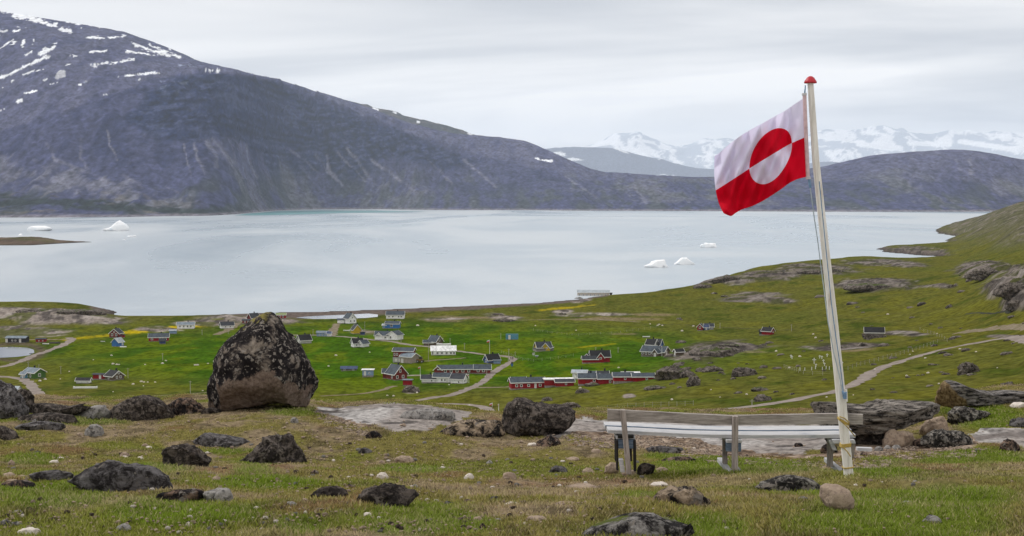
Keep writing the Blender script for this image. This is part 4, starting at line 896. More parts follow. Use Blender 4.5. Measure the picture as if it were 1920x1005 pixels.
for i, (u, v, w, h_, k, l) in enumerate([
  (9, 984, 22, 11, 'grey', 'grey stone at the bottom left edge'), (30, 984, 22, 9, 'grey', 'round grey stone second from the bottom left edge'), (58, 984, 25, 8, 'lichen', 'black stone third from the bottom left edge'),
  (232, 993, 30, 12, 'grey', 'low grey stone near the bottom, left of centre'), (55, 958, 18, 10, 'brown', 'brown stone on the left turf above the bottom stones'), (32, 962, 20, 9, 'grey', 'grey stone beside the brown stone on the left turf'),
  (17, 896, 26, 11, 'tan', 'tan stone at the left edge beside the flat dark rock'), (22, 905, 26, 8, 'tan', 'tan stone just below the first one at the left edge'), (21, 873, 12, 11, 'tan', 'lone tan stone high at the left edge'), (40, 896, 16, 7, 'tan', 'small tan stone right of the pair at the left edge'),
  (114, 861, 14, 5, 'pale', 'upper of the two white stones on the left turf'), (101, 868, 17, 6, 'pale', 'lower of the two white stones on the left turf'), (233, 857, 17, 10, 'tan', 'tan stone of the small pair left of centre'), (234, 859, 14, 5, 'pale', 'white stone at the foot of the small tan stone'), (263, 861, 12, 6, 'pale', 'white stone right of the small pair'),
  (272, 837, 13, 6, 'tan', 'tan stone on the upper left turf'), (279, 841, 14, 5, 'pale', 'pale stone beside the tan one on the upper left turf'), (324, 843, 12, 5, 'tan', 'tan stone behind the rounded dark rock'), (406, 901, 17, 10, 'tan', 'pointed tan stone right of the rounded dark rock'),
  (353, 987, 14, 11, 'pale', 'round cream stone near the bottom, left of centre'), (159, 949, 13, 6, 'tan', 'tan stone below the large charcoal rock'), (66, 786, 9, 5, 'pale', 'white stone on the flat dark rock at left'), (65, 792, 9, 7, 'grey', 'grey stone in front of the flat dark rock'),
  (414, 985, 20, 9, 'dark', 'dark stone near the bottom left of centre'), (472, 990, 16, 6, 'tan', 'tan stone at the bottom by the centre'), (571, 940, 14, 9, 'tan', 'tan stone left of the small dome of dark rock'), (546, 948, 22, 10, 'grey', 'pair like grey stone further left of the small dome rock'),
  (590, 889, 16, 9, 'brown', 'brown stone on the turf right of the trapezoid rock'), (587, 893, 11, 6, 'grey', 'grey stone touching the brown one right of the trapezoid rock'), (656, 915, 22, 8, 'brown', 'reddish stone behind the small dome of dark rock'), (684, 901, 9, 6, 'tan', 'tan stone above the two humped rock'),
  (716, 869, 11, 7, 'tan', 'tan stone in the turf centre below the slab'), (778, 914, 11, 8, 'grey', 'grey stone right of the two humped rock'), (880, 897, 18, 10, 'pale', 'pale stone in the turf centre right of the white stone'), (689, 968, 18, 10, 'pale', 'pale stone in front of the two humped rock'),
  (841, 951, 21, 13, 'dark', 'dark grey stone lower centre'), (877, 944, 20, 10, 'brown', 'brown grey stone right of the dark grey stone'), (875, 978, 44, 10, 'brown', 'flat brown stone lower centre'), (896, 978, 20, 12, 'tan', 'round tan stone at the end of the flat brown stone'), (905, 990, 12, 12, 'brown', 'brown stone under the round tan stone'),
  (955, 898, 26, 13, 'tan', 'tan stone on the middle turf'), (928, 938, 22, 10, 'dark', 'dark stone left of the pale broken slab'), (960, 948, 30, 9, 'pale', 'pale broken slab on the lower turf'), (934, 976, 18, 7, 'grey', 'grey flat stone low by the centre'), (955, 970, 13, 11, 'brown', 'brown stone low by the centre'),
  (1005, 975, 44, 9, 'tan', 'long tan stone pressed in the turf'), (1095, 915, 70, 6, 'tan', 'long flat tan rock left of the bench in the turf'), (1118, 849, 19, 8, 'tan', 'tan stone on the gravel left of the bench'), (1022, 833, 30, 6, 'tan', 'tan stone under the edge of the balanced boulder'), (998, 836, 20, 6, 'pale', 'pale flat stone in front of the balanced boulder'),
  (1033, 860, 10, 4, 'grey', 'small grey stone in the turf in front of the balanced boulder'), (918, 869, 12, 6, 'grey', 'small blue grey stone on the middle turf'), (1236, 911, 36, 8, 'pale', 'pale flat stone in front of the bench'), (1212, 843, 10, 5, 'tan', 'small tan stone in the gravel under the bench'),
  (1506, 936, 18, 7, 'grey', 'grey stone below the flaky streaked rock'), (1424, 935, 10, 5, 'dark', 'small dark stone below the flaky streaked rock, left'), (1405, 899, 5, 5, 'pale', 'tiny white stone left of the flaky streaked rock'), (1654, 905, 7, 5, 'pale', 'tiny white stone right of the round tan stone'), (1604, 910, 8, 5, 'pale', 'tiny white stone by the flagpole foot'),
  (1716, 903, 10, 4, 'grey', 'small grey stone in the right grass'), (1448, 982, 14, 7, 'brown', 'small brown stone at the lower right'), (1364, 916, 9, 3, 'tan', 'flat tan stone in front of the bench middle'), (1497, 838, 17, 8, 'brown', 'red brown stone on the slab behind the bench'), (1620, 855, 16, 7, 'brown', 'reddish stone right of the flagpole'),
  (1062, 946, 50, 6, 'tan', 'long thin tan stone low in the turf'), (1075, 862, 30, 5, 'tan', 'thin tan stone in the turf left of the gravel'), (70, 850, 14, 5, 'dark', 'small dark stone on the left turf'), (60, 845, 8, 6, 'lichen', 'small black stone on the left turf')]):
    rock('stone', l, 'stone', u, v, dome(u, v, w, h_, 200+i), k, 200+i, dk=.6, sub=3, amp=.05, cuts=5)
# broken turf edge with loose brown rock below the huge boulder
def dome_m(w, h, seed): return [(a, -b) for a, b in dome(0, 0, w, h, seed)]
protos = {}
for k in ('tan', 'pale', 'grey', 'brown'):
    for i in range(3):
        me = rock_mesh('loose_stone', dome_m(1.0, 0.5, 320+i), 0.4, 320+i*7, 2, .06, 5); me.materials.append(RK_[k]); protos[(k, i)] = me
rs = random.Random(5)
n_loose = 0
loose = []
for i in range(2600):
    u = rs.uniform(-20, 1940) if rs.random() < .6 else rs.gauss(700, 260); v = 775+(rs.random()**0.75)*228
    if v < vcrest(u)+14: continue
    if u > 1220 and rs.random() < 0.72: continue
    k = rs.choice(['tan', 'tan', 'pale', 'grey', 'brown', 'brown']); h = hit(u, v)
    if h is None or h.y > 40: continue
    s = PX(h)*rs.choice([3, 4, 4, 5, 6, 7, 10])*(0.75+0.5*(v-775)/230)
    loose.append((s/PX(h), k, h, s, rs.randrange(3), (s, s*rs.uniform(.7, 1), s*rs.uniform(.6, 1)), rs.uniform(0, 6)))
loose.sort(key=lambda q: -q[0])
for (_, k, h, s, j, sc_, rz) in loose[:285]:
    o = mesh_obj('loose_stone', protos[(k, j)], loc=h+Vector((0, 0, 0.03*s)))
    o.scale = sc_; o.rotation_euler = (0, 0, rz)
    c_ = {'tan': 'tan', 'pale': 'whitish', 'grey': 'grey', 'brown': 'brown'}[k]
    uu, vv = [float(q) for q in project(h.x, h.y, h.z)]
    zx = 'at the far left' if uu < 330 else 'below the huge boulder' if uu < 680 else 'in the middle' if uu < 1080 else 'near the bench' if uu < 1600 else 'at the far right'
    zy = 'close to the crest' if vv < 850 else 'on the mid turf' if vv < 925 else 'at the bottom of the view'
    tag(o, 'small loose %s stone %s, %s' % (c_, zx, zy), 'stone', 'loose %s stones %s %s' % (c_, zx, zy))
peb_v, peb_f = ico(1); PV = []; PF = []
for (_, k, h, s, j, sc_, rz) in loose[285:]:
    q = peb_v*np.array([0.5, 0.42, 0.26])*s*np.random.RandomState(int(abs(h.x)*1000) % 9999).uniform(.75, 1.2, (len(peb_v), 1)); cz, sz = math.cos(rz), math.sin(rz)
    q = np.stack([q[:, 0]*cz-q[:, 1]*sz+h.x, q[:, 0]*sz+q[:, 1]*cz+h.y, q[:, 2]+h.z+0.12*s+0.006], -1)
    PF.extend((peb_f+len(PV)).tolist()); PV.extend(q.tolist())
me = bpy.data.meshes.new('pebbles'); me.from_pydata(PV, [], PF); tag(mesh_obj('pebbles', me, RK_['tan']), kind='stuff')
# pieces of rubble on the gravel strip behind the bench: nobody could count them
n, f = ico(1); vs = []; fs = []
rs2 = np.random.RandomState(3)
for P, cnt in ((GRAVEL[0], 1500), (GRAVEL[1], 200)):
    xs_ = [p[0] for p in P]; ys_ = [p[1] for p in P]; k = 0; tries = 0
    while k < cnt and tries < 9000:
        tries += 1
        u = rs2.uniform(min(xs_), max(xs_)); v = rs2.uniform(min(ys_), max(ys_))
        if not inpoly(np.array([u]), np.array([v]), P)[0]: continue
        h = hit(u, v)
        if h is None or h.y > 45: continue
        r = rs2.uniform(0.012, 0.04)*(1.5 if rs2.rand() < .08 else 1)
        base = len(vs); R = rs2.uniform(0.6, 1.3, (len(n), 1))
        q = n*R*r*np.array([1.2, 1, .6])+np.array(h[:])
        vs.extend(q.tolist()); fs.extend((f+base).tolist()); k += 1
me = bpy.data.meshes.new('rubble'); me.from_pydata(vs, [], fs)
mt = rock_mat('gravel chips', (0.20, 0.15, 0.11), (0.42, 0.34, 0.27), (0.06, 0.045, 0.04), 0.42, 14, 0.01)
tag(mesh_obj('gravel', me, mt), kind='stuff')

# outcrops on the valley slopes
OUT = [(1355, 668, 116, 22, 'long dark outcrop above the graveyard slope, the largest on the valley side'), (1268, 710, 74, 28, 'dark rugged outcrop right behind the red twin houses'), (1300, 724, 22, 30, 'ragged line of dark rock running down right of the rugged outcrop'), (1395, 705, 46, 22, 'round dark outcrop in the grass below the long outcrop'), (1338, 697, 38, 14, 'low dark outcrop between the rugged and the round outcrop'),
       (1432, 690, 14, 8, 'small outcrop above the round dark outcrop'), (1425, 733, 34, 9, 'flat dark outcrop above the road, upper'), (1432, 752, 30, 16, 'streaky outcrop just above the road, lower'), (1230, 730, 44, 9, 'low broken rocks in the grass below the red twin houses'), (1110, 724, 30, 9, 'small brown outcrop by the wall of the red double house'),
       (1092, 737, 24, 12, 'rounded brown outcrop below the red double house'), (1066, 766, 40, 14, 'dark flat outcrop behind the balanced boulder'), (1025, 752, 20, 10, 'small dark outcrop left of the flat one behind the balanced boulder'), (1818, 700, 36, 26, 'lone dark rock on the green slope at right'), (1890, 730, 26, 18, 'dark rock with a grey top beside the wedge slab'),
       (1375, 651, 60, 8, 'dark rock patch at the upper end of the long outcrop'), (1443, 644, 18, 6, 'small dark rock right of the upper rock patch'), (1312, 697, 16, 10, 'knob of dark rock beside the rugged outcrop'), (1213, 704, 18, 8, 'brown rock at the back corner of the red twin houses'),
       (1850, 520, 70, 22, 'big craggy outcrop near the top of the right slope'), (1790, 537, 28, 6, 'flat little outcrop left of the craggy one'), (1905, 552, 70, 30, 'dark ridged outcrop at the right edge of the slope'), (1905, 578, 36, 20, 'rubbly grey outcrop under the dark ridged one'), (1640, 543, 110, 16, 'broad pale outcrop crossing behind the flagpole'),
       (1360, 528, 60, 14, 'brown headland rock where the coast turns'), (1320, 540, 36, 10, 'low headland rock at the water\'s edge'), (1540, 512, 90, 12, 'long brown crest rock above the fjord behind the flagpole'), (1580, 652, 54, 5, 'flat grey rock sheet by the flagpole'), (1540, 640, 10, 5, 'tiny grey rock left of the sheet'),
       (150, 590, 100, 14, 'dark tipped rocky headland at the left shore'), (60, 585, 60, 8, 'grey rock hump on the left headland'), (945, 603, 44, 8, 'pile of grey stones in the middle of the fields'), (932, 591, 24, 5, 'brown rock hump behind the pile of stones'), (1052, 590, 22, 6, 'brown rock hump near the shore in the middle'), (1084, 561, 16, 6, 'dark rock at the seaward end of the barn'),
       (770, 735, 30, 14, 'bare brown earth bank below the small red shed'), (1780, 577, 12, 8, 'small pinkish rock alone on the right meadow'), (1898, 595, 20, 6, 'low dark rocks on the right meadow'), (1352, 700, 12, 6, 'small rock under the low dark outcrop'), (1375, 711, 10, 6, 'small black rock by the round dark outcrop')]
for i, (u, v, w, h_, l) in enumerate(OUT):
    rock('outcrop', l, 'outcrop', u, v, dome(u, v, w, h_*0.62, 400+i, rs.uniform(-.5, .5)), 'outcrop', 400+i, dk=.75, sub=5 if w > 35 else 4, amp=.11, cuts=10, fr=1.6, far=True, dy=.35, sink=1)
rs = random.Random(23); oc = []
for i in range(5):
    me = rock_mesh('hillside_rock', dome_m(1, .38, 360+i), .45, 360+i, 3, .12, 8); me.materials.append(RK_['outcrop']); oc.append(me)
for i in range(95):
    u = rs.uniform(1250, 1930); v = rs.uniform(505, 745)
    if v < np.interp(u, [1250, 1320, 1500, 1700, 1920], [552, 548, 520, 500, 480]): continue
    h = hit(u, v, True)
    if h is None or h.y > 2500: continue
    s = PX(h)*rs.choice([5, 6, 8, 10, 14]); o = mesh_obj('hillside_rock', rs.choice(oc), loc=h+Vector((0, 0, -0.05*s))); o.scale = (s*rs.uniform(1, 1.6), s, s*rs.uniform(.6, 1)); o.rotation_euler = (0, 0, rs.uniform(-.6, .6))
    z_ = 'upper' if v < 590 else 'middle' if v < 670 else 'lower'; zx = 'left of' if u < 1560 else 'right of'
    tag(o, 'small brown grey rock breaking the turf, %s slope %s the flagpole' % (z_, zx), 'rock', 'small rocks on the %s slope %s the flagpole' % (z_, zx))
rs = random.Random(11)
pp = []
for i in range(4):
    me = rock_mesh('field_stone', dome_m(1, .55, 340+i), .4, 340+i, 2, .07, 4); me.materials.append(RK_['pale']); pp.append(me)
FS = [(209, 667), (212, 683), (219, 684), (223, 684), (305, 682), (311, 677), (366, 685), (370, 685), (390, 682), (402, 678), (265, 716), (270, 717), (277, 717), (291, 717), (269, 724), (250, 721), (212, 735), (85, 712), (75, 715), (398, 710), (130, 697), (113, 711), (380, 733), (175, 675), (272, 684),
      (530, 601), (616, 687), (693, 661), (783, 611), (830, 635), (848, 719), (842, 722), (782, 737), (726, 742), (738, 743), (655, 754), (690, 757), (1004, 611), (1080, 620), (1219, 608), (1233, 611), (1236, 609), (1242, 611), (1279, 621), (1260, 750), (1333, 731), (1525, 627), (1529, 634), (1706, 665), (1712, 659), (1735, 672), (1757, 626),
      (1800, 655), (1740, 700), (1700, 705), (1665, 590), (1550, 745), (1600, 741), (1455, 659), (1500, 669), (1640, 693), (1830, 660), (1400, 740), (1350, 745), (1480, 690), (540, 670), (630, 667), (1088, 728), (1300, 612), (1160, 690), (880, 760), (1870, 690), (1760, 720)]
for u, v in FS:
    h = hit(u, v, True); s = PX(h)*rs.uniform(3, 6)
    o = mesh_obj('field_stone', rs.choice(pp), loc=h); o.scale = (s, s, s*0.8); o.rotation_euler = (0, 0, rs.uniform(0, 6))
    z_ = 'left meadow' if u < 500 else 'village meadow' if u < 1150 else 'right slope'; tag(o, 'small pale stone lying on the %s of the valley' % z_, 'stone', 'pale stones on the %s' % z_)

# icebergs
m, nt, b = new_mat('glacier ice', 0.5, 0.3)
t = N(nt, 'ShaderNodeTexCoord').outputs['Object']
nt.links.new(ramp(nt, noise_n(nt, t, 0.09, 5), [(0.30, (0.75, 0.84, 0.90)), (0.45, (0.95, 0.96, 0.97))]), b.inputs['Base Color'])
b.inputs['Subsurface Weight'].default_value = 0.0
ICE = m
BERG = [(74, 433, [(50, 433), (54, 427), (62, 424), (84, 423.5), (98, 428), (99, 432), (74, 435)], 'flat topped white iceberg at the far left of the fjord'),
        (217, 433, [(189, 432), (198, 428), (209, 426), (216, 420), (224, 413.5), (232, 419), (241, 426), (241, 433), (217, 436)], 'peaked white iceberg left on the fjord, the tallest'),
        (247, 444, [(238, 444), (240, 442), (250, 442), (254, 440), (256, 444), (247, 446)], 'small ice floe right of the peaked iceberg'), (232, 450, [(228, 450), (234, 449), (236, 447), (236, 450), (232, 451)], 'tiny ice floe below the peaked iceberg'), (40, 442, [(34, 442), (37, 438), (40, 438), (42, 442), (38, 444)], 'small ice lump behind the brown spit'),
        (1229, 501, [(1206, 500), (1211, 496), (1218, 497), (1222, 491), (1230, 488), (1247, 487), (1249, 496), (1254, 502), (1230, 504)], 'white iceberg with a steep right side, left of the pair before the headland'),
        (1284, 496, [(1263, 496), (1270, 490), (1278, 483.5), (1287, 484), (1295, 490), (1306, 496), (1284, 499)], 'domed white iceberg, right of the pair before the headland'),
        (1329, 464, [(1312, 463), (1316, 458), (1322, 457), (1321, 455), (1330, 456.5), (1342, 456), (1343, 461), (1345, 466), (1329, 467)], 'double tiered white iceberg beneath the flag')]
for i, (u, v, P, l) in enumerate(BERG):
    x, y = on_plane(u, v, 0.0); h = Vector((float(x), float(y), 0)); s = PX(h)
    me = rock_mesh('iceberg', [((a-u)*s, (v-b_)*s) for a, b_ in P], (P[-3][0]-P[0][0])*s*.3, 500+i, 4, .03, 5); me.materials.append(ICE)
    tag(mesh_obj('iceberg', me, loc=h), l, 'iceberg')
# ------------------------------------------------------------------ roads, tracks, ponds
def strip(name, pts, w, mat, lift=0.12, kind='structure', jit=0.35, seed=0):
    P = [hit(u, v, True) for u, v in pts]
    P = [p for p in P if p is not None]
    D = [P[0]]
    for a, b in zip(P, P[1:]):
        n = max(1, int((b-a).length/3.0))
        for k in range(1, n+1): D.append(a.lerp(b, k/n))
    for _ in range(6):
        D = [D[0]]+[(D[i-1]+D[i]*2+D[i+1])/4 for i in range(1, len(D)-1)]+[D[-1]]
    vs = []; fs = []; rs = np.random.RandomState(seed); M = 6
    for i, p in enumerate(D):
        d = (D[min(i+1, len(D)-1)]-D[max(i-1, 0)]); d.z = 0; d.normalize(); nrm = Vector((-d.y, d.x, 0))
        wl, wr = [w/2*(1+rs.uniform(-jit, jit)) for _ in range(2)]
        for k in range(M+1):
            q = p+nrm*(-wl+(wl+wr)*k/M)
            e_ = 0.0 if k in (0, M) else lift
            vs.append((q.x, q.y, zat(q.x, q.y)+e_+(0.02 if k in (0, M) else 0)))
    for i in range(len(D)-1):
        for k in range(M): fs.append((i*(M+1)+k, i*(M+1)+k+1, (i+1)*(M+1)+k+1, (i+1)*(M+1)+k))
    me = bpy.data.meshes.new(name); me.from_pydata(vs, [], fs); smooth(me)
    return tag(mesh_obj(name, me, mat), kind=kind)
def track_mat(name, a, b_, c_):
    m, nt, b = new_mat(name, 0.95, 0.1); t = N(nt, 'ShaderNodeTexCoord').outputs['Object']
    f = noise_n(nt, t, 0.35, 8, 0.75)
    nt.links.new(ramp(nt, f, [(0.34, a), (0.5, b_), (0.66, c_)]), b.inputs['Base Color']); return m
GRV = track_mat('grey gravel road', (0.15, 0.125, 0.105), (0.24, 0.20, 0.175), (0.31, 0.27, 0.235))
DRT = track_mat('worn earth track', (0.085, 0.085, 0.03), (0.19, 0.15, 0.10), (0.26, 0.215, 0.16))
strip('road', [(1080, 789), (1150, 787), (1200, 783), (1290, 773), (1400, 764), (1480, 752), (1540, 741), (1585, 728), (1612, 715), (1632, 700), (1660, 686), (1720, 668), (1790, 650), (1860, 637), (1905, 633), (1960, 631)], 4.2, GRV, seed=1)
strip('road', [(585, 775), (640, 770), (700, 762), (800, 748), (860, 738), (888, 725), (920, 702), (945, 686), (966, 674), (958, 669), (900, 664), (850, 657), (800, 650), (740, 641), (690, 636), (640, 631), (590, 628), (500, 628)], 3.4, GRV, seed=2)
strip('road', [(650, 775), (750, 761), (850, 756), (890, 759), (915, 767), (935, 781), (948, 800)], 3.6, GRV, seed=3)
strip('track', [(888, 726), (915, 727), (950, 727), (962, 724)], 3.0, DRT, seed=4)
strip('road', [(-60, 694), (10, 687), (40, 678), (60, 667), (95, 656), (122, 645), (136, 637), (130, 633)], 4.4, GRV, seed=5)
strip('track', [(130, 637), (90, 636), (50, 637)], 2.5, DRT, seed=6)
strip('road', [(-20, 706), (20, 705), (45, 711), (58, 720), (68, 736), (92, 749), (130, 755), (182, 753)], 4.2, GRV, seed=7)
strip('track', [(180, 753), (260, 744), (330, 740), (395, 736)], 1.4, DRT, seed=8)
strip('track', [(365, 761), (395, 755)], 2, DRT, seed=9)
strip('track', [(600, 743), (650, 741), (690, 738), (712, 733), (740, 724)], 2.2, DRT, seed=10)
strip('track', [(755, 705), (780, 704), (812, 703)], 3.5, GRV, seed=11)
strip('track', [(622, 630), (626, 618), (632, 607)], 5, DRT, seed=12)
strip('track', [(788, 678), (830, 675), (872, 671)], 1.8, DRT, seed=13)
strip('track', [(1800, 623), (1850, 617), (1900, 611), (1960, 609)], 6, DRT, seed=14)
strip('track', [(405, 628), (425, 620), (445, 606)], 5, DRT, seed=15)
strip('track', [(890, 600), (1000, 600), (1110, 598), (1200, 604)], 2.0, DRT, seed=16)
def ditch(pts, seed): strip('ditch', pts, 1.0, flat_mat('dark wet ditch', (0.02, 0.022, 0.012), 1, .1), 0.05, 'structure', .5, seed)
ditch([(1230, 607), (1270, 609), (1305, 610), (1350, 614), (1420, 617), (1490, 618)], 17)
ditch([(1580, 603), (1640, 593), (1690, 586)], 18); ditch([(1810, 589), (1860, 588), (1895, 586)], 19)
PONDM, nt, b = new_mat('still pond water', 0.08, 0.5); b.inputs['Base Color'].default_value = (0.42, 0.45, 0.47, 1)
for P, z in PONDS:
    pts = []
    for i in range(len(P)):
        a, b_ = P[i], P[(i+1) % len(P)]
        for k in range(6): t_ = k/6; pts.append((a[0]+(b_[0]-a[0])*t_, a[1]+(b_[1]-a[1])*t_))
    W_ = [on_plane(u, v, z) for u, v in pts]; c = (sum(float(p[0]) for p in W_)/len(W_), sum(float(p[1]) for p in W_)/len(W_))
    W_ = [(c[0]+(float(p[0])-c[0])*1.03, c[1]+(float(p[1])-c[1])*1.03) for p in W_]
    mb = MB(); n = len(W_); mb.add([(a, b_, z) for a, b_ in W_]+[(c[0], c[1], z)], [(i, (i+1) % n, n) for i in range(n)])
    tag(mb.build('pond', PONDM), kind='structure')

# ------------------------------------------------------------------ houses
WALLS = {'red': (0.27, 0.012, 0.018), 'white': (0.86, 0.86, 0.86), 'blue': (0.07, 0.13, 0.33), 'navy': (0.04, 0.06, 0.16), 'green': (0.07, 0.15, 0.035), 'yellow': (0.50, 0.36, 0.035), 'black': (0.035, 0.035, 0.04), 'brown': (0.13, 0.095, 0.07),
         'grey': (0.30, 0.30, 0.31), 'paleblue': (0.22, 0.31, 0.46), 'teal': (0.10, 0.26, 0.36), 'concrete': (0.42, 0.41, 0.40), 'redbrown': (0.17, 0.028, 0.026), 'tan': (0.42, 0.37, 0.31), 'stone': (0.21, 0.19, 0.175), 'dust': (0.33, 0.28, 0.24), 'brightblue': (0.05, 0.16, 0.42), 'cream': (0.75, 0.72, 0.62)}
def board_mat(name, c, vertical=True):
    m, nt, b = new_mat(name, 0.75, 0.25); t = N(nt, 'ShaderNodeTexCoord').outputs['Object']
    f = noise_n(nt, t, 1.3, 6, 0.7)
    col = ramp(nt, f, [(0.3, tuple(x*0.72 for x in c)), (0.62, tuple(min(1, x*1.12) for x in c))])
    w = N(nt, 'ShaderNodeTexWave', {'Vector': t, 'Scale': 1.3, 'Distortion': 0.0}, wave_type='BANDS', bands_direction='Z', wave_profile='SAW')
    bp = N(nt, 'ShaderNodeBump', {'Strength': 0.5, 'Distance': 0.03, 'Height': w.outputs['Fac']}); nt.links.new(bp.outputs[0], b.inputs['Normal'])
    nt.links.new(col, b.inputs['Base Color']); return m
WM = {k: board_mat(k+' painted boards', v) for k, v in WALLS.items()}
ROOFS = {'dark': (0.042, 0.046, 0.055), 'slate': (0.06, 0.075, 0.092), 'black': (0.022, 0.022, 0.025), 'pale': (0.34, 0.38, 0.41), 'white': (0.78, 0.78, 0.78), 'blue': (0.055, 0.075, 0.14), 'green': (0.22, 0.26, 0.12), 'teal': (0.08, 0.20, 0.26), 'greyblue': (0.17, 0.205, 0.24)}
RFM = {k: flat_mat(k+' roofing', v, 0.8, .18, 0.8) for k, v in ROOFS.items()}
TRIM = flat_mat('white trim', (0.78, 0.77, 0.75), 0.7, .05, 2)
PANE, nt, b = new_mat('window glass', 0.12, 0.5); b.inputs['Base Color'].default_value = (0.03, 0.035, 0.045, 1)
DOORW = flat_mat('painted door', (0.62, 0.60, 0.57), .7, .1, 3)
FOUND = flat_mat('foundation concrete', (0.24, 0.22, 0.20), .95, .2, 1.2)
_wc = {}
def window_part(root, M, w, h, kind='w'):
    key = (round(w, 2), round(h, 2), kind)
    if key not in _wc:
        t = min(0.16, w*0.2); mb = MB()
        mb.box(-w/2, w/2, -0.06, 0.02, 0, t); mb.box(-w/2, w/2, -0.06, 0.02, h-t, h); mb.box(-w/2, -w/2+t, -0.06, 0.02, t, h-t); mb.box(w/2-t, w/2, -0.06, 0.02, t, h-t)
        if kind == 'w' and w > 1.1: mb.box(-0.04, 0.04, -0.05, 0.02, t, h-t)
        fr = bpy.data.meshes.new('window'); fr.from_pydata(mb.v, [], mb.f); fr.materials.append(TRIM)
        mb = MB(); mb.box(-w/2+t, w/2-t, -0.03, 0.015, t, h-t)
        pn = bpy.data.meshes.new('pane'); pn.from_pydata(mb.v, [], mb.f); pn.materials.append(PANE if kind == 'w' else DOORW)
        _wc[key] = (fr, pn)
    fr, pn = _wc[key]
    a = mesh_obj('window' if kind == 'w' else 'door', fr, parent=root); a.matrix_local = M
    b_ = mesh_obj('pane' if kind == 'w' else 'leaf_panel', pn, parent=a)
def block(root, s, ox, oy, rot, L, W, h, rise, wall, roof, wins=(), trim=True, ovh=1.0, base=0.3, wallz=0.0, chim=0, second=None):
    """sizes in photo pixels at the house, s metres per pixel; ridge along local x"""
    M0 = Matrix.Translation((ox*s, oy*s, 0)) @ Matrix.Rotation(math.radians(rot), 4, 'Z')
    L, W, h, rise = L*s, W*s, h*s, rise*s; z0 = wallz*s+0.25; ov = 0.4*ovh
    a, c = L/2, W/2
    mb = MB()
    if rise > 0:
        mb.add([(-a, -c, z0), (a, -c, z0), (a, c, z0), (-a, c, z0), (-a, -c, h), (a, -c, h), (a, c, h), (-a, c, h), (-a, 0, h+rise), (a, 0, h+rise)],
               [(0, 1, 5, 4), (2, 3, 7, 6), (1, 2, 6, 9, 5), (3, 0, 4, 8, 7), (0, 3, 2, 1)], M0)
    else: mb.box(-a, a, -c, c, z0, h, M0)
    mb.build('wall', WM[wall], root)
    mb = MB(); mb.box(-a+0.03, a-0.03, -c+0.03, c-0.03, wallz*s-1.6, z0+0.02, M0); mb.build('foundation', FOUND, root)
    th = 0.14
    mb = MB()
    if rise > 0:
        k = rise/c; e_ = ov
        for sg in (-1, 1):
            y1 = sg*(c+e_); z1 = h-k*e_
            mb.add([(-a-ov, 0, h+rise+0.02), (a+ov, 0, h+rise+0.02), (a+ov, y1, z1+0.02), (-a-ov, y1, z1+0.02), (-a-ov, 0, h+rise+th), (a+ov, 0, h+rise+th), (a+ov, y1, z1+th), (-a-ov, y1, z1+th)],
                   [(0, 1, 2, 3), (7, 6, 5, 4), (0, 4, 5, 1), (1, 5, 6, 2), (2, 6, 7, 3), (3, 7, 4, 0)], M0)
    else: mb.box(-a-ov, a+ov, -c-ov, c+ov, h+0.01, h+th+0.12, M0)
    mb.build('roof', RFM[roof], root)
    if trim and rise > 0:
        mb = MB(); k = rise/c; bw = 0.32
        for ex in (-1, 1):
            x0, x1 = sorted((ex*(a+ov+0.01), ex*(a+ov+0.09)))
            for sg in (-1, 1):
                y1 = sg*(c+ov+0.05); z1 = h-k*(ov+0.05)
                V = []
                for x in (x0, x1): V += [(x, 0, h+rise+th+0.05-bw), (x, 0, h+rise+th+0.05), (x, y1, z1+th+0.05), (x, y1, z1+th+0.05-bw)]
                mb.add(V, [(0, 1, 2, 3), (7, 6, 5, 4), (0, 4, 5, 1), (1, 5, 6, 2), (2, 6, 7, 3), (3, 7, 4, 0)], M0)
        for sg in (-1, 1):
            y1, y2 = sorted((sg*(c+ov+0.01), sg*(c+ov+0.07))); z1 = h-k*ov
            mb.box(-a-ov, a+ov, y1, y2, z1-0.10, z1+th+0.03, M0)
        mb.build('bargeboard', TRIM, root)
    if chim:
        mb = MB(); x = chim*s; mb.box(x-0.25, x+0.25, 0.2, 0.7, h+rise*0.6, h+rise+0.9, M0); mb.build('chimney', RFM['black'], root)
    for (face, pos, z, w, hh, kd) in wins:
        if face == 'f': M = Matrix.Translation((pos*s, -c-0.01, z*s))
        elif face == 'l': M = Matrix.Translation((-a-0.01, -pos*s, z*s)) @ Matrix.Rotation(-math.pi/2, 4, 'Z')
        else: M = Matrix.Translation((a+0.01, pos*s, z*s)) @ Matrix.Rotation(math.pi/2, 4, 'Z')
        window_part(root, M0 @ M, w*s, hh*s, kd)
def house(name, label, cat, u, v, rz, blocks, group=None, dy=0):
    h = hit(u, v, True); s = PX(h)
    root = empty(name, h+Vector((0, dy*s, 0)), math.radians(rz), label=label, cat=cat, group=group)
    if dy: root.location.z = min(h.z, zat(root.location.x, root.location.y))+0.05
    for b_ in blocks:
        b_ = dict(b_)
        if name == 'house' and b_ is not None and b_['rise'] >= 4 and not b_.get('chim') and b_['ox'] == blocks[0]['ox'] and b_['oy'] == blocks[0]['oy']: b_['chim'] = b_['L']*0.12
        block(root, s, **b_)
    return root, s
def B(L, W, h, rise, wall, roof, wins=(), ox=0, oy=0, rot=0, **k): return dict(ox=ox, oy=oy, rot=rot, L=L, W=W, h=h, rise=rise, wall=wall, roof=roof, wins=wins, **k)
def row(face, xs, z, w=4, h=5, kd='w'): return [(face, x, z, w, h, kd) for x in xs]

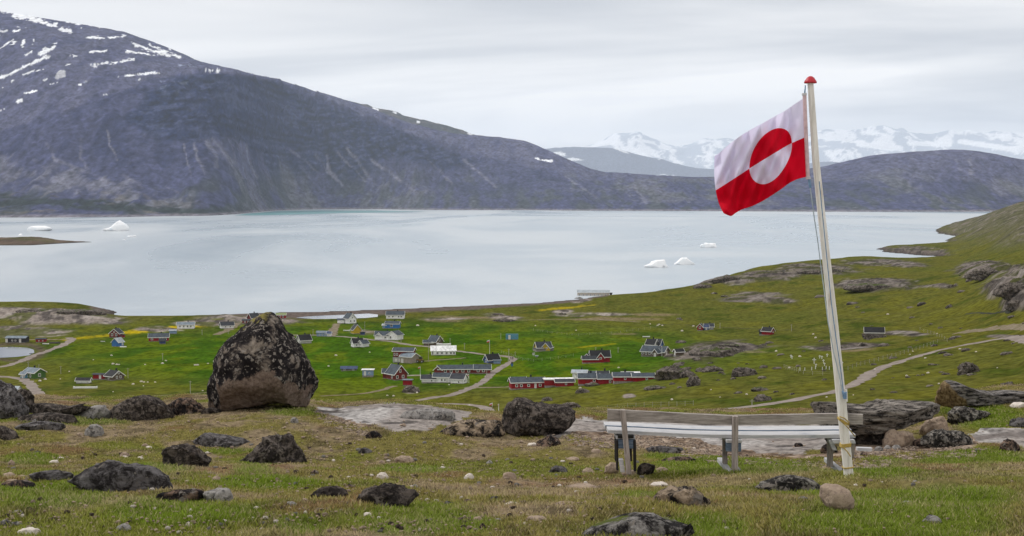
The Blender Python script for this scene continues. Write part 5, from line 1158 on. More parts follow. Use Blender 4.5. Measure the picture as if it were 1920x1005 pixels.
house('shed', 'long low black shed with two white doors by the left shore pond', 'shed', 30, 643, -4, [B(38, 18, 9, 3, 'black', 'greyblue', row('f', [-17, 9], 1, 4, 7, 'd')+row('f', [-6, 0], 3, 3, 3), trim=False)], dy=8)
house('shed', 'low bright red shed between the black shed and the road at far left', 'shed', 76, 642, 5, [B(18, 10, 6, 1.5, 'red', 'dark', row('f', [-3, 4], 2, 2, 2), trim=False)], dy=4)
house('house', 'red brown house with white bargeboards, gable facing us, above the blue gable hut', 'house', 216, 633, 82, [B(20, 19, 8, 8, 'redbrown', 'dark', row('l', [-4, 4], 3, 4, 5)+[('l', 0, 9, 3, 3, 'w')])], dy=8)
house('shed', 'tiny red box shed beside the red brown gabled house', 'shed', 232, 633, 0, [B(4, 4, 5, 0, 'red', 'dark', trim=False)])
house('house', 'blue gabled hut with a pale front corner, in front of the red brown house', 'house', 219, 650, 68, [B(16, 15, 9, 7, 'brightblue', 'pale', [('f', 4, 2, 4, 5, 'd')])], dy=7)
house('house', 'red house with three white framed windows and a small navy shed in front', 'house', 296, 640, 10, [B(36, 18, 8, 6, 'red', 'slate', row('f', [-12, 3, 8, 13], 2.5, 4, 4))], dy=8)
house('shed', 'small navy blue shed in front of the red house with three windows', 'shed', 304, 645, 12, [B(11, 9, 6, 4, 'navy', 'dark', trim=False)], dy=3)
house('house', 'white bungalow near the left shore with dark windows', 'house', 347, 617, 6, [B(31, 18, 8, 4, 'white', 'greyblue', row('f', [-10, -3, 4, 10], 3, 3, 4))], dy=8)
house('shed', 'small pale grey shed left of the white bungalow', 'shed', 324, 626, 0, [B(12, 8, 6, 1.5, 'paleblue', 'pale', trim=False)], dy=3)
house('house', 'low white house with a dark roof and brown gable near the left shore', 'house', 424, 616, 24, [B(24, 14, 6, 6, 'white', 'dark', row('f', [-4, 5], 2, 3, 3)+[('l', 0, 2, 3, 3, 'w')])], dy=7)
house('house', 'dark red house behind the left shoulder of the huge boulder', 'house', 474, 606, 40, [B(18, 16, 10, 8, 'redbrown', 'dark', row('l', [-3, 3], 3, 3, 4)), B(16, 12, 6, 2, 'redbrown', 'dark', row('f', [-3, 3], 2, 3, 3), ox=-16, oy=-4, rot=-40, trim=False)], dy=8)
house('house', 'red house with a pale green roof peeping over the top of the huge boulder', 'house', 520, 597, 4, [B(18, 10, 7, 3, 'red', 'green', row('f', [-2, 4], 2, 3, 4), ox=6), B(10, 12, 6, 4, 'redbrown', 'pale', ox=-10, oy=-1)], dy=6)
house('house', 'dark green house with a grey roof and white windows by the left road', 'house', 60, 710, -34, [B(32, 26, 12, 7, 'green', 'greyblue', row('f', [-4, 5], 3, 4, 6)+[('r', -1, 4, 6, 6, 'w')], chim=-2), B(14, 8, 9, 3, 'teal', 'greyblue', [('f', 0, 1, 4, 7, 'd')]+row('f', [-5, 5], 3, 3, 4), ox=-10, oy=-15)], dy=14)
house('house', 'brown timber house with a red annex and white bargeboards in the left meadow', 'house', 212, 713, -40, [B(24, 26, 8, 9, 'brown', 'black', [('r', -3, 3, 4, 5, 'w'), ('r', 5, 3, 4, 5, 'w'), ('r', 1, 11, 4, 3, 'w'), ('f', 0, 2, 4, 5, 'w')]), B(24, 14, 9, 1.5, 'red', 'dark', [('f', 2, 1, 4, 8, 'd')], ox=-28, oy=-12, rot=36, trim=False)], dy=10)
house('shed', 'white shed with a dark sloping roof left of the brown timber house', 'shed', 156, 719, -3, [B(25, 12, 6, 4, 'white', 'black', row('f', [-9, 9], 1, 3, 4, 'd'))], dy=4)
house('house', 'tall white house with a steep dark roof by the shore pond', 'house', 655, 607, -50, [B(18, 17, 10, 9, 'white', 'slate', row('r', [-4, 4], 3, 3, 4)+[('r', 0, 10, 3, 3, 'w')]), B(12, 9, 7, 2, 'white', 'slate', ox=-12, oy=-12, rot=50, trim=False)], dy=8)
house('house', 'bright yellow house with a dark roof below the tall white house', 'house', 667, 626, -62, [B(13, 16, 8, 9, 'yellow', 'dark')], dy=6)
house('container', 'small navy storage box at the right wall of the yellow house', 'shed', 680, 628, 0, [B(8, 6, 5, 0, 'navy', 'dark', trim=False)])
house('house', 'small house with pale walls and a big black roof right of the huge boulder', 'house', 569, 644, 34, [B(23, 17, 7, 9, 'concrete', 'black', [('l', 0, 2, 4, 5, 'd')])], dy=7)
house('shed', 'long low blue shed with a white end at the track junction', 'shed', 605, 631, -8, [B(22, 9, 7, 3, 'paleblue', 'greyblue', row('f', [-6, 0, 5], 2, 2, 3), trim=False), B(7, 9, 6, 3, 'white', 'blue', [('f', -1, 1, 3, 5, 'd')], ox=13, oy=-2)], dy=4)
house('house', 'white house with a hipped dark roof nearest the shore', 'house', 741, 598, -3, [B(33, 18, 8, 6, 'white', 'slate', row('f', [-11, -4, 7, 12], 3, 3, 3), chim=4)], dy=8)
house('house', 'blue house with one white framed window near the shore', 'house', 736, 616, -8, [B(26, 15, 9, 4, 'brightblue', 'slate', [('f', -1, 3, 5, 5, 'w')]), B(7, 10, 6, 2, 'paleblue', 'pale', ox=-15, oy=-2)], dy=7)
house('house', 'wide white house with two gables and a slate roof', 'house', 726, 638, -4, [B(36, 17, 9, 7, 'white', 'slate', row('f', [-6, 2], 3, 4, 4)+[('l', 0, 3, 4, 4, 'w')], ox=-5), B(24, 22, 10, 7, 'white', 'slate', [('l', -3, 3, 4, 5, 'w')], ox=14, oy=0, rot=70), B(14, 12, 9, 5, 'white', 'slate', ox=-14, oy=-2, rot=80)], dy=10)
house('house', 'small white house with a black ridge roof alone in the meadow', 'house', 672, 651, 25, [B(20, 15, 8, 8, 'white', 'black', [('l', 0, 3, 3, 4, 'w'), ('f', -4, 2, 3, 4, 'w')], ox=-3), B(18, 13, 7, 6, 'white', 'slate', [('l', 0, 3, 4, 3, 'w')], ox=7, oy=-5, rot=30)], dy=8)
house('workshop', 'two storey red and grey workshop with a lean-to garage, truck parked beside', 'workshop', 757, 680, -8, [B(38, 24, 22, 5, 'redbrown', 'slate', row('f', [-16, -11], 13, 3, 5)+row('f', [-5], 11, 4, 4)), B(38.5, 24.5, 10, 0, 'concrete', 'dark', row('f', [-13, -6], 2, 4, 5, 'd'), trim=False, ovh=0.01), B(26, 24, 13, 6, 'dust', 'greyblue', [('f', -8, 1, 5, 8, 'd')], ox=13, oy=-14, rot=-24)], dy=14)
house('shed', 'low turf sunk hut with a dark blue tarpaulin roof', 'shed', 654, 695, 2, [B(29, 14, 4, 3.5, 'stone', 'blue', row('f', [-8, 8], 0.8, 4, 2.5), trim=False)], dy=5)
house('shed', 'pale blue box shed with a white flat roof on short legs', 'shed', 689.5, 707, 0, [B(20, 13, 13, 0, 'paleblue', 'white', row('f', [-5], 3, 4, 8, 'd')+row('f', [3], 6, 3, 3), wallz=2, trim=False)], dy=5)
house('house', 'tall red house with white windows and a steep dark roof, small sheds at its side', 'house', 742, 713, -52, [B(30, 28, 12, 15, 'redbrown', 'slate', row('r', [-8, 5], 3, 5, 6)+[('r', -1, 14, 4, 6, 'w'), ('f', 6, 3, 4, 6, 'w')]), B(16, 13, 12, 6, 'redbrown', 'slate', row('f', [0], 3, 4, 6), ox=-22, oy=-6, rot=50), B(12, 12, 14, 3, 'red', 'slate', ox=-22, oy=10, rot=50, trim=False)], dy=16)
house('shed', 'small dark red shed in front of the tall red house', 'shed', 764, 723, -10, [B(16, 10, 10, 0, 'red', 'greyblue', trim=False)], dy=4)
house('house', 'rambling white house in three parts with dark slate roofs below the long dark red building', 'house', 833, 719, -8, [B(26, 14, 8, 6, 'white', 'dark', [('f', 6, 2, 3, 4, 'w')], ox=-31, oy=4, rot=8), B(32, 14, 12, 6, 'white', 'slate', [('f', 0, 3, 4, 5, 'w'), ('f', 10, 1, 4, 8, 'd'), ('f', 6, 3, 3, 5, 'w')], ox=-5, oy=6), B(26, 20, 10, 8, 'white', 'dark', [('r', -4, 3, 4, 5, 'w'), ('r', 2, 3, 4, 5, 'w'), ('f', 4, 1, 3, 5, 'w')], ox=28, oy=-2, rot=-14)], dy=10)
house('house', 'long dark red building with a row of white windows and a gabled right wing', 'house', 866, 701, 5, [B(74, 20, 9, 6, 'redbrown', 'slate', row('f', [-24, -13, -2, 9, 20], 2.5, 5, 5), ox=-8), B(30, 20, 9, 7, 'redbrown', 'slate', row('f', [-8, 2], 3, 5, 5)+[('r', 0, 3, 4, 5, 'w')], ox=38, oy=-4, rot=-3), B(16, 14, 8, 6, 'redbrown', 'slate', ox=-44, oy=-2, rot=75)], dy=12)
house('house', 'brown house with white bargeboards and a dark roof behind the white marquee', 'house', 816, 648, -38, [B(20, 20, 8, 10, 'brown', 'slate', [('r', 0, 8, 4, 5, 'w'), ('r', -4, 2, 3, 4, 'w')]), B(18, 12, 6, 4, 'brown', 'slate', ox=-8, oy=-10, rot=35)], dy=8)
house('marquee', 'white party tent with a row of clear windows in the centre of the village', 'tent', 831, 666, 3, [B(46, 18, 9, 8, 'white', 'white', row('f', [-20], 1, 3, 7, 'w')+row('f', [-11, -3, 6, 14, 20], 2, 4.5, 4.5), trim=False)], dy=8)
house('house', 'small house with a black roof and blue gable by the road bend', 'house', 922, 681, 34, [B(26, 15, 7, 9, 'blue', 'black', [('l', 0, 2, 4, 5, 'w')])], dy=7)
house('shed', 'grey box shed at the right front of the black roofed house', 'shed', 932, 682, 3, [B(13, 8, 6, 0, 'paleblue', 'greyblue', trim=False)])
house('container', 'teal shipping container with a white door alone in the meadow', 'container', 960, 637, -4, [B(23, 8, 9.5, 0, 'teal', 'teal', [('f', -4.5, 0.8, 4, 8, 'd')], trim=False, ovh=.05)], dy=3)
house('house', 'yellow gabled house with a dark roof on a stone base', 'house', 1018, 658, 18, [B(28, 18, 7, 9, 'yellow', 'dark', [('l', 0, 3, 4, 4, 'w')]), B(18, 15, 7, 8, 'yellow', 'slate', [('l', 2, 4, 3, 3, 'w')], ox=7, oy=-6, rot=50), B(34, 22, 3.5, 0, 'stone', 'slate', trim=False, oy=-2, ovh=.01)], dy=8)
house('house', 'long red bungalow with white windows, door and fascia, leftmost of the red row', 'house', 988, 729, 11, [B(64, 24, 13, 7, 'red', 'slate', row('f', [-22, -13, 1], 4, 5, 5)+[('f', 14, 1, 4, 9, 'd'), ('f', 23, 4, 5, 5, 'w')], chim=8), B(26, 26, 13, 8, 'red', 'slate', ox=-16, oy=2, rot=0)], dy=12)
house('house', 'low red house with a white flat back roof, second of the red row', 'house', 1050, 725, 6, [B(52, 15, 13, 1.5, 'red', 'white', ox=-2, oy=10), B(34, 14, 10, 4, 'red', 'dark', [('f', 2, 4, 4, 4, 'w')], ox=8, oy=-4)], dy=6)
house('house', 'small white house showing behind the red row', 'house', 1088, 712, -12, [B(26, 14, 13, 4, 'white', 'pale', row('f', [-6], 7, 3, 3)), B(26, 14, 10, 5, 'white', 'slate', ox=20, oy=2)], dy=16)
house('house', 'red twin house with staggered dark roofs, middle of the red row', 'house', 1122, 721, 2, [B(38, 20, 13, 7, 'red', 'slate', [('f', 10, 5, 5, 5, 'w')], ox=-18, oy=2), B(36, 20, 13, 7, 'red', 'slate', [('f', 4, 4, 4, 5, 'w')], ox=17, oy=-6), B(20, 14, 18, 5, 'redbrown', 'dark', ox=10, oy=12, chim=4)], dy=10)
house('house', 'red twin house at the right end of the red row, beside the outcrop', 'house', 1189, 716, 3, [B(36, 18, 11, 6, 'red', 'slate', [('f', 3, 4, 4, 5, 'w')], ox=-20, oy=3), B(40, 18, 11, 5, 'red', 'slate', [('f', 6, 4, 4, 5, 'w')], ox=17, oy=-3), B(30, 14, 15, 1, 'dust', 'white', ox=-4, oy=16)], dy=9)
house('house', 'red farmhouse with black roofs and a small front gable in the middle meadow', 'house', 1122, 680, 6, [B(36, 18, 12, 10, 'red', 'black', [('f', -3, 4, 4, 4, 'w')], ox=3), B(14, 12, 11, 8, 'red', 'black', [('l', 0, 7, 4, 4, 'w')], ox=4, oy=-7, rot=80), B(28, 12, 8, 5, 'red', 'dark', ox=-17, oy=-8), B(12, 12, 11, 5, 'red', 'black', ox=-20, oy=2, rot=70)], dy=10)
house('house', 'large brown building with white bargeboards and a white door, right of the farmhouse', 'house', 1230, 668, -26, [B(46, 30, 9, 9, 'brown', 'slate', row('f', [-20, -13, -6, 1], 3, 4, 4)+[('r', -2, 1, 7, 9, 'd')]), B(12, 10, 9, 6, 'brown', 'slate', [('l', 0, 1, 5, 7, 'd')], ox=10, oy=-20, rot=80)], dy=14)
house('house', 'white and blue steep gabled house behind the large brown building', 'house', 1224, 655, -35, [B(18, 16, 9, 9, 'white', 'black', [('r', 0, 7, 4, 7, 'w')]), B(12, 12, 9, 9, 'blue', 'dark', ox=10, oy=8)], dy=16)
house('shed', 'small brown shed with a white door right of the large brown building', 'shed', 1273, 667, 26, [B(17, 10, 8, 4, 'brown', 'black', [('l', 0, 1, 4, 7, 'd')])], dy=4)
house('house', 'small farmhouse in red and blue at the back of the right meadow', 'house', 1324, 619, 0, [B(16, 12, 7, 5, 'grey', 'dark', row('f', [3], 2, 4, 4), ox=6), B(12, 10, 7, 5, 'red', 'dark', [('l', 0, 3, 4, 4, 'w')], ox=-10, oy=-3, rot=70), B(8, 8, 6, 4, 'blue', 'blue', [('f', 0, 1, 3, 4, 'd')], ox=0, oy=-5)], dy=6)
house('house', 'small red black roofed house with one white window at the back of the right meadow', 'house', 1441, 628, -35, [B(18, 16, 8, 6, 'red', 'black', [('r', 3, 4, 4, 4, 'w')]), B(10, 8, 6, 2, 'black', 'black', ox=-13, oy=4, trim=False)], dy=6)
house('barn', 'long low tan barn with a pale roof standing above the fjord', 'barn', 1113, 556, -3, [B(60, 22, 8, 4, 'tan', 'pale', row('f', [-26, -19, -12, -5, 2, 9, 16, 23], 2, 3, 3), base=1), B(4, 10, 6, 1, 'black', 'black', ox=33, trim=False)], dy=8)
house('hut', 'small red and white hut half hidden behind the left boulders', 'shed', 74, 756, -6, [B(20, 14, 11, 1, 'red', 'pale', [('f', -7, 1, 6, 9, 'd')], trim=False), B(11, 9, 5, .5, 'grey', 'white', ox=15, oy=-2, trim=False)], dy=6)
house('hut', 'pale roofed hut hidden behind the boulder at the left edge', 'shed', 24, 738, -12, [B(22, 14, 9, 4, 'white', 'pale', trim=False)], dy=6)
r_, s_ = house('ruin', 'old byre with a dark roof over tumbled grey stone walls, right meadow', 'barn', 1641, 634, -10, [B(34, 16, 12, 8, 'stone', 'black', [('r', 0, 12, 5, 5, 'w')], wallz=2)], dy=8)
rs = random.Random(3)
for i in range(46):
    me_ = rock_mesh('wall_stone', dome_m(1, .8, 700+i % 5), .5, 700+i % 5, 2, .06, 4) if i < 5 else None
    if me_: me_.materials.append(RK_['outcrop']); pp.append(me_)
    o = mesh_obj('wall_stone', pp[-1] if i < 5 else pp[4+rs.randrange(5)], parent=r_)
    lay = i//20; sz = s_*rs.uniform(3, 5)
    o.location = ((-19+(i % 20)*2.1-lay*1.2)*s_, (-10.5+lay*1.0)*s_, (lay*3.2-0.6)*s_); o.scale = (sz, sz, sz); o.rotation_euler = (0, 0, rs.uniform(0, 6))

# boats, vehicles, small things
BOATW = flat_mat('white hull paint', (0.7, 0.7, 0.69), .5, .06, 1); BOATR = flat_mat('red hull paint', (0.28, 0.03, 0.03), .5, .1, 1); DARKW = flat_mat('dark tarred wood', (0.05, 0.045, 0.04), .8, .1, 1)
def boat(u, v, L, rz, label, mat, up=True):
    h = hit(u, v, True); s = PX(h); L *= s; W = L*.32; H = L*.16; vs = []; fs = []; n = 11
    for i in range(n):
        t_ = i/(n-1); x = (t_-.5)*L; w = W/2*math.sin(math.pi*min(1, .12+t_*.88+0.0))**.6 if t_ < .98 else 0.02
        sh = H*(1+.35*(2*t_-1)**2)
        for (a, b_) in ((-1, sh), (-.75, sh*.35), (0, 0), (.75, sh*.35), (1, sh)): vs.append((x, a*w, b_))
    for i in range(n-1):
        for k in range(4): fs.append((i*5+k, i*5+k+1, (i+1)*5+k+1, (i+1)*5+k))
    fs.append([0, 1, 2, 3, 4])
    mb = MB(); mb.add(vs, fs); root = empty('rowing_boat', h, math.radians(rz), label=label, cat='boat')
    o = mb.build('hull', mat, root, sm=True)
    so = o.modifiers.new('thickness', 'SOLIDIFY'); so.thickness = 0.06
    mb = MB()
    for x in (-.2, .1): mb.box(x*L-.12, x*L+.12, -W*.42, W*.42, H*.7, H*.7+.05)
    mb.build('thwart', DARKW, root)
    if not up: o.rotation_euler = (math.pi, 0, 0); o.location.z = H
boat(832, 649, 27, -2, 'long white boat on the grass behind the marquee', BOATW)
boat(86, 646, 12, 0, 'white rowing boat on the shore by the left pond', BOATW)
boat(103, 644, 20, 2, 'upturned dark boat beside the white rowing boat', DARKW, False)
boat(58, 664, 8, 70, 'small dark boat at the edge of the left pond', DARKW)
boat(231, 651, 12, 10, 'upturned white boat beside the blue gabled hut', BOATW, False)
boat(193, 641, 8, 0, 'tiny white boat on the grass left of the blue hut', BOATW)
boat(1212, 633, 14, 5, 'white boat on the grass behind the steep gabled house', BOATW)
boat(650, 621, 12, 0, 'white boat on the stones left of the yellow house', BOATW)
def wheel(parent, x, y, r, w=.22):
    mb = MB(); mb.tube([(x, y-w/2, r), (x, y+w/2, r)], r, 14); t_ = mb.build('wheel', DARKW, parent)
    mb = MB(); mb.tube([(x, y-w/2-.02, r), (x, y+w/2+.02, r)], r*.5, 10); mb.build('rim', flat_mat('rim', (.4, .4, .4), .5), t_)
h = hit(769, 679, True); s = PX(h)
r_ = empty('truck', h+Vector((0, 0, .05)), math.radians(8), label='white pickup truck parked against the workshop', cat='truck')
mb = MB(); mb.box(-2.3, 2.3, -.85, .85, .45, 1.0); mb.box(-.9, .9, -.8, .8, 1.0, 1.62); mb.build('body', BOATW, r_)
mb = MB(); mb.box(-.75, .75, -.815, .815, 1.08, 1.5); mb.build('side_window', PANE, r_)
for x in (-1.5, 1.5):
    for y in (-.8, .8): wheel(r_, x, y, .38)
h = hit(788, 680, True)
r_ = empty('loader', h+Vector((0, 0, .05)), math.radians(-10), label='rusty yellow loader beside the white pickup', cat='digger')
YEL = flat_mat('machine yellow', (.22, .13, .03), .6)
mb = MB(); mb.box(-1.6, 1.2, -.8, .8, .7, 1.5); mb.build('body', YEL, r_)
mb = MB(); mb.box(-.3, .8, -.7, .7, 1.5, 2.5); mb.build('cab', DARKW, r_)
mb = MB(); mb.box(-2.4, -1.7, -1, 1, .2, .9); mb.build('bucket', YEL, r_)
for x in (-1, .9):
    for y in (-.8, .8): wheel(r_, x, y, .6, .35)
# satellite dish
h = hit(1000, 668, True); s = PX(h)
r_ = empty('satellite_dish', h, math.radians(30), label='white satellite dish on the grass below the yellow gabled house', cat='dish')
vs = [(0, 0, 0)]; fs = []
for i in range(1, 5):
    for k in range(16):
        a = 2*math.pi*k/16; r = i/4*.75; vs.append((r*math.cos(a), r*r*.35, r*math.sin(a)))
for k in range(16): fs.append((0, 1+k, 1+(k+1) % 16))
for i in range(3):
    for k in range(16): fs.append((1+i*16+k, 1+i*16+(k+1) % 16, 1+(i+1)*16+(k+1) % 16, 1+(i+1)*16+k))
mb = MB(); mb.add(vs, fs); o = mb.build('reflector', BOATW, r_, sm=True); o.location = (0, 0, 1.3); o.rotation_euler = (math.radians(-20), 0, math.pi)
mb = MB(); mb.tube([(0, .1, 0), (0, .1, 1.3)], .05); mb.build('mast', TRIM, r_)
house('shed', 'small pale crate beside the satellite dish', 'crate', 1006, 670, 0, [B(4, 3, 2.4, 0, 'concrete', 'pale', trim=False)])
# blue cart and two walkers on the road bend
h = hit(960, 687, True); s = PX(h)
r_ = empty('bin', h, 0, label='blue wheeled bin with a dark lid beside the road bend', cat='bin')
mb = MB(); mb.add([(-.38, -.35, .1), (.38, -.35, .1), (.38, .35, .1), (-.38, .35, .1), (-.5, -.45, 1.2), (.5, -.45, 1.2), (.5, .45, 1.2), (-.5, .45, 1.2)], [(0, 3, 2, 1), (4, 5, 6, 7), (0, 1, 5, 4), (1, 2, 6, 5), (2, 3, 7, 6), (3, 0, 4, 7)]); mb.build('body', WM['brightblue'], r_)
mb = MB(); mb.box(-.54, .54, -.5, .5, 1.2, 1.32); mb.box(-.3, .3, -.2, .2, 1.32, 1.9); mb.build('lid', DARKW, r_)
wheel(r_, 0, -.38, .12, .1)
CLOTH = flat_mat('dark clothing', (.03, .03, .035), .9); SKIN = flat_mat('skin', (.45, .28, .2), .6, .02)
def walker(u, v, rz, label, ph):
    h = hit(u, v, True); me = bpy.data.meshes.new('person')
    J = [(0, 0, .95), (0, .0, 1.2), (0, .01, 1.42), (0, .0, 1.52), (0, -.02, 1.64), (-.1, 0, .9), (-.11, -.12*ph, .5), (-.11, .08*ph, .06), (-.11, -.08*ph-.02, .04), (.1, 0, .9), (.11, .10*ph, .5), (.11, .28*ph, .08), (.11, .14*ph, .04),
         (-.19, 0, 1.40), (-.25, .06, 1.12), (-.24, -.06, .88), (.19, 0, 1.40), (.25, -.06, 1.12), (.24, -.16, .90)]
    E_ = [(0, 1), (1, 2), (2, 3), (3, 4), (0, 5), (5, 6), (6, 7), (7, 8), (0, 9), (9, 10), (10, 11), (11, 12), (2, 13), (13, 14), (14, 15), (2, 16), (16, 17), (17, 18)]
    R_ = [.16, .15, .15, .06, .11, .10, .07, .05, .045, .10, .07, .05, .045, .08, .05, .04, .08, .05, .04]
    me.from_pydata(J, E_, []); me.materials.append(CLOTH)
    o = mesh_obj('person', me, loc=h); o.rotation_euler = (0, 0, math.radians(rz))
    sk = o.modifiers.new('skin', 'SKIN')
    for i, r in enumerate(R_): me.skin_vertices[0].data[i].radius = (r, r*.85)
    me.skin_vertices[0].data[0].use_root = True
    o.modifiers.new('sub', 'SUBSURF').levels = 1
    tag(o, label, 'person')
walker(961.5, 676, 160, 'person in dark clothes walking on the road bend, the taller one', 1)
walker(958, 676, 150, 'person in dark clothes on the road bend, left of the other walker', .5)

# poles, flags of the village, fences, graves
POLE = flat_mat('weathered pole', (0.36, 0.34, 0.29), .9, .15, 2); WHITEP = flat_mat('white pole paint', (0.7, 0.7, 0.68), .7, .08, 2)
PL = [(684, 603, 627), (752, 633, 642), (587, 617, 630), (746, 601, 615), (939, 625, 636), (844, 634, 645), (954, 654, 667), (953, 668, 680), (1117, 651, 658), (1159, 651, 661), (1350, 605, 616), (1484, 608, 621), (240, 690, 709), (357, 714, 738), (114, 686, 701), (73, 683, 693), (871, 643, 655),
      (428, 616, 626), (379, 618, 628), (912.5, 694, 708), (803.5, 642, 678), (1410, 749, 760), (53, 678, 690), (305, 662, 676), (966, 659, 667)]
PLL = ['thin pole at the right wall of the yellow house', 'short pole in the meadow above the wide white house', 'thin pole above the long blue shed', 'pole in front of the blue house', 'pole left of the teal container', 'pole right of the brown house behind the marquee', 'pole above the road bend', 'pole inside the road bend', 'pole on the ridge of the red farmhouse meadow', 'pole right of the red farmhouse',
       'pole right of the red and blue farmhouse', 'pole in the right meadow by the flagpole', 'pole in the meadow right of the brown timber house', 'pole in the meadow left of the huge boulder', 'pole above the green house, right', 'pole behind the green house', 'pole with an arm right of the marquee', 'pole below the low white house', 'pole below the white bungalow', 'short pole by the road near the white house',
       'tall pole between the workshop and the marquee', 'pole on the slope above the bench', 'street lamp like pole above the green house', 'thin pole in the left meadow', 'thin pole right above the road bend']
for (u, a, b_), l in zip(PL, PLL):
    h = hit(u, b_, True); s = PX(h); H = (b_-a)*s
    mb = MB(); mb.tube([(0, 0, -.5), (0, 0, H)], .13, 8, .09); mb.tube([(-.55, 0, H-.35), (.55, 0, H-.35)], .05, 6)
    tag(mb.build('utility_pole', POLE, loc=h), l, 'pole')
FR, nt, b = new_mat('red flag cloth', .8, .1); b.inputs['Base Color'].default_value = (.5, .02, .03, 1)
FW, nt, b = new_mat('white flag cloth', .8, .1); b.inputs['Base Color'].default_value = (.68, .66, .72, 1)
def small_flag(u, a, b_, label, dx=-1, w=4, hh=3):
    h = hit(u, b_, True); s = PX(h); H = (b_-a)*s
    r_ = empty('flagpole', h, 0, label=label, cat='flagpole')
    mb = MB(); mb.tube([(0, 0, -.4), (0, 0, H)], .10, 8, .06); mb.build('pole', WHITEP, r_)
    for nm, z0, z1, mt_ in (('flag_upper_half', hh/2, hh, FW), ('flag_lower_half', 0, hh/2, FR)):
        mb = MB(); vs = []; fs = []
        for i in range(7):
            t_ = i/6; x = dx*t_*w*s; y = .12*math.sin(t_*6); dz = -t_*t_*hh*s*.4
            vs += [(x, y, H-hh*s-.1+z0*s+dz), (x, y, H-hh*s-.1+z1*s+dz)]
        for i in range(6): fs.append((2*i, 2*i+1, 2*i+3, 2*i+2))
        mb.add(vs, fs); mb.build(nm, mt_, r_)
small_flag(918, 637, 664, 'white village flagpole behind the black roofed house, flag flying left', w=5, hh=4)
small_flag(788, 687, 709, 'white village flagpole left of the rambling white house')
small_flag(879, 701, 718, 'white village flagpole at the right end of the rambling white house', w=4)
small_flag(1241, 648, 668, 'white flagpole in front of the large brown building, flag hardly visible', w=1.5, hh=2)
small_flag(364, 742, 753, 'short flagpole between the domed boulder and the huge boulder', w=2.5)
small_flag(935, 757, 782, 'short white flagpole left of the balanced boulder', w=2, hh=2)
small_flag(923, 755, 762, 'little dark red sign flag below the red bungalow', w=5, hh=4)
# white beam
h = hit(160, 728, True); s = PX(h)
mb = MB(); mb.box(-22*s, 22*s, -.5, .5, 0, .55); mb.box(-22*s, -22*s+.3, -.5, .5, .55, .75); mb.box(22*s-.3, 22*s, -.5, .5, .55, .75)
tag(mb.build('trough', BOATW, loc=h), 'long white trough on the grass below the white shed', 'trough'); bpy.data.objects['trough'].rotation_euler = (0, 0, .06)
# graveyard
def cross(u, v, hh, label, arm=True, group=None):
    h = hit(u, v, True); s = PX(h); H = hh*s; w = min(.11, H*.1)
    mb = MB(); mb.box(-w, w, -w*.7, w*.7, -.2, H)
    if arm: mb.box(-H*.32, -w, -w*.6, w*.6, H*.62, H*.62+2*w); mb.box(w, H*.32, -w*.6, w*.6, H*.62, H*.62+2*w)
    tag(mb.build('cross' if arm else 'grave_marker', WHITEP, loc=h), label, 'cross' if arm else 'grave marker', group)
cross(1526.5, 682, 11, 'largest white cross in the graveyard left of the flagpole')
for u, v in [(1485, 673), (1537, 672), (1541, 673), (1544, 680), (1546, 686), (1551, 669), (1530, 688), (1579, 684), (1483, 671)]: cross(u, v, 6, 'small white cross standing in the graveyard', True, 'small white graveyard crosses')
for u, v in [(1509, 695), (1522, 694), (1529, 692), (1542, 694), (1549, 692), (1555, 693), (1500, 695)]: cross(u, v, 6, 'short white board grave marker in the lower row of the graveyard', False, 'white grave markers')
def fence(pts, n, label, hpost=1.2, wire=True):
    P = [hit(u, v, True) for u, v in pts]; L = [0]
    for a, b_ in zip(P, P[1:]): L.append(L[-1]+(b_-a).length)
    r_ = empty('fence', P[0], 0, label=label, cat='fence'); tops = []
    mp_ = MB(); mp_.box(-.045, .045, -.045, .045, -.3, hpost); me = bpy.data.meshes.new('post'); me.from_pydata(mp_.v, [], mp_.f); me.materials.append(POLE)
    for i in range(n):
        d = L[-1]*i/(n-1); k = 0
        while k < len(L)-2 and L[k+1] < d: k += 1
        q = P[k].lerp(P[k+1], (d-L[k])/(L[k+1]-L[k])); q.z = zat(q.x, q.y)
        o = mesh_obj('post', me, parent=r_, loc=q-P[0]); tops.append(q-P[0])
    for z in (.55, 1.05):
        mb = MB(); mb.tube([p+Vector((0, 0, z)) for p in tops], .012, 4); mb.build('wire', POLE, r_)
fence([(1590, 694), (1620, 684), (1650, 676), (1700, 662), (1735, 651), (1755, 643), (1776, 641)], 24, 'wire fence on pale posts between the graveyard and the road')
fence([(1776, 641), (1755, 630), (1738, 624), (1725, 619)], 10, 'wire fence running uphill from the corner near the byre')
fence([(1470, 690), (1500, 701), (1540, 704), (1580, 702)], 12, 'wire fence along the lower side of the graveyard')
fence([(940, 662), (975, 675), (1000, 678), (1040, 674), (1075, 668)], 16, 'wire fence across the meadow right of the road bend')
fence([(1000, 620), (1080, 630), (1160, 625), (1230, 615)], 20, 'wire fence across the far middle meadow')
fence([(1120, 770), (1180, 764), (1240, 762), (1300, 760)], 12, 'wire fence on the slope above the bench')
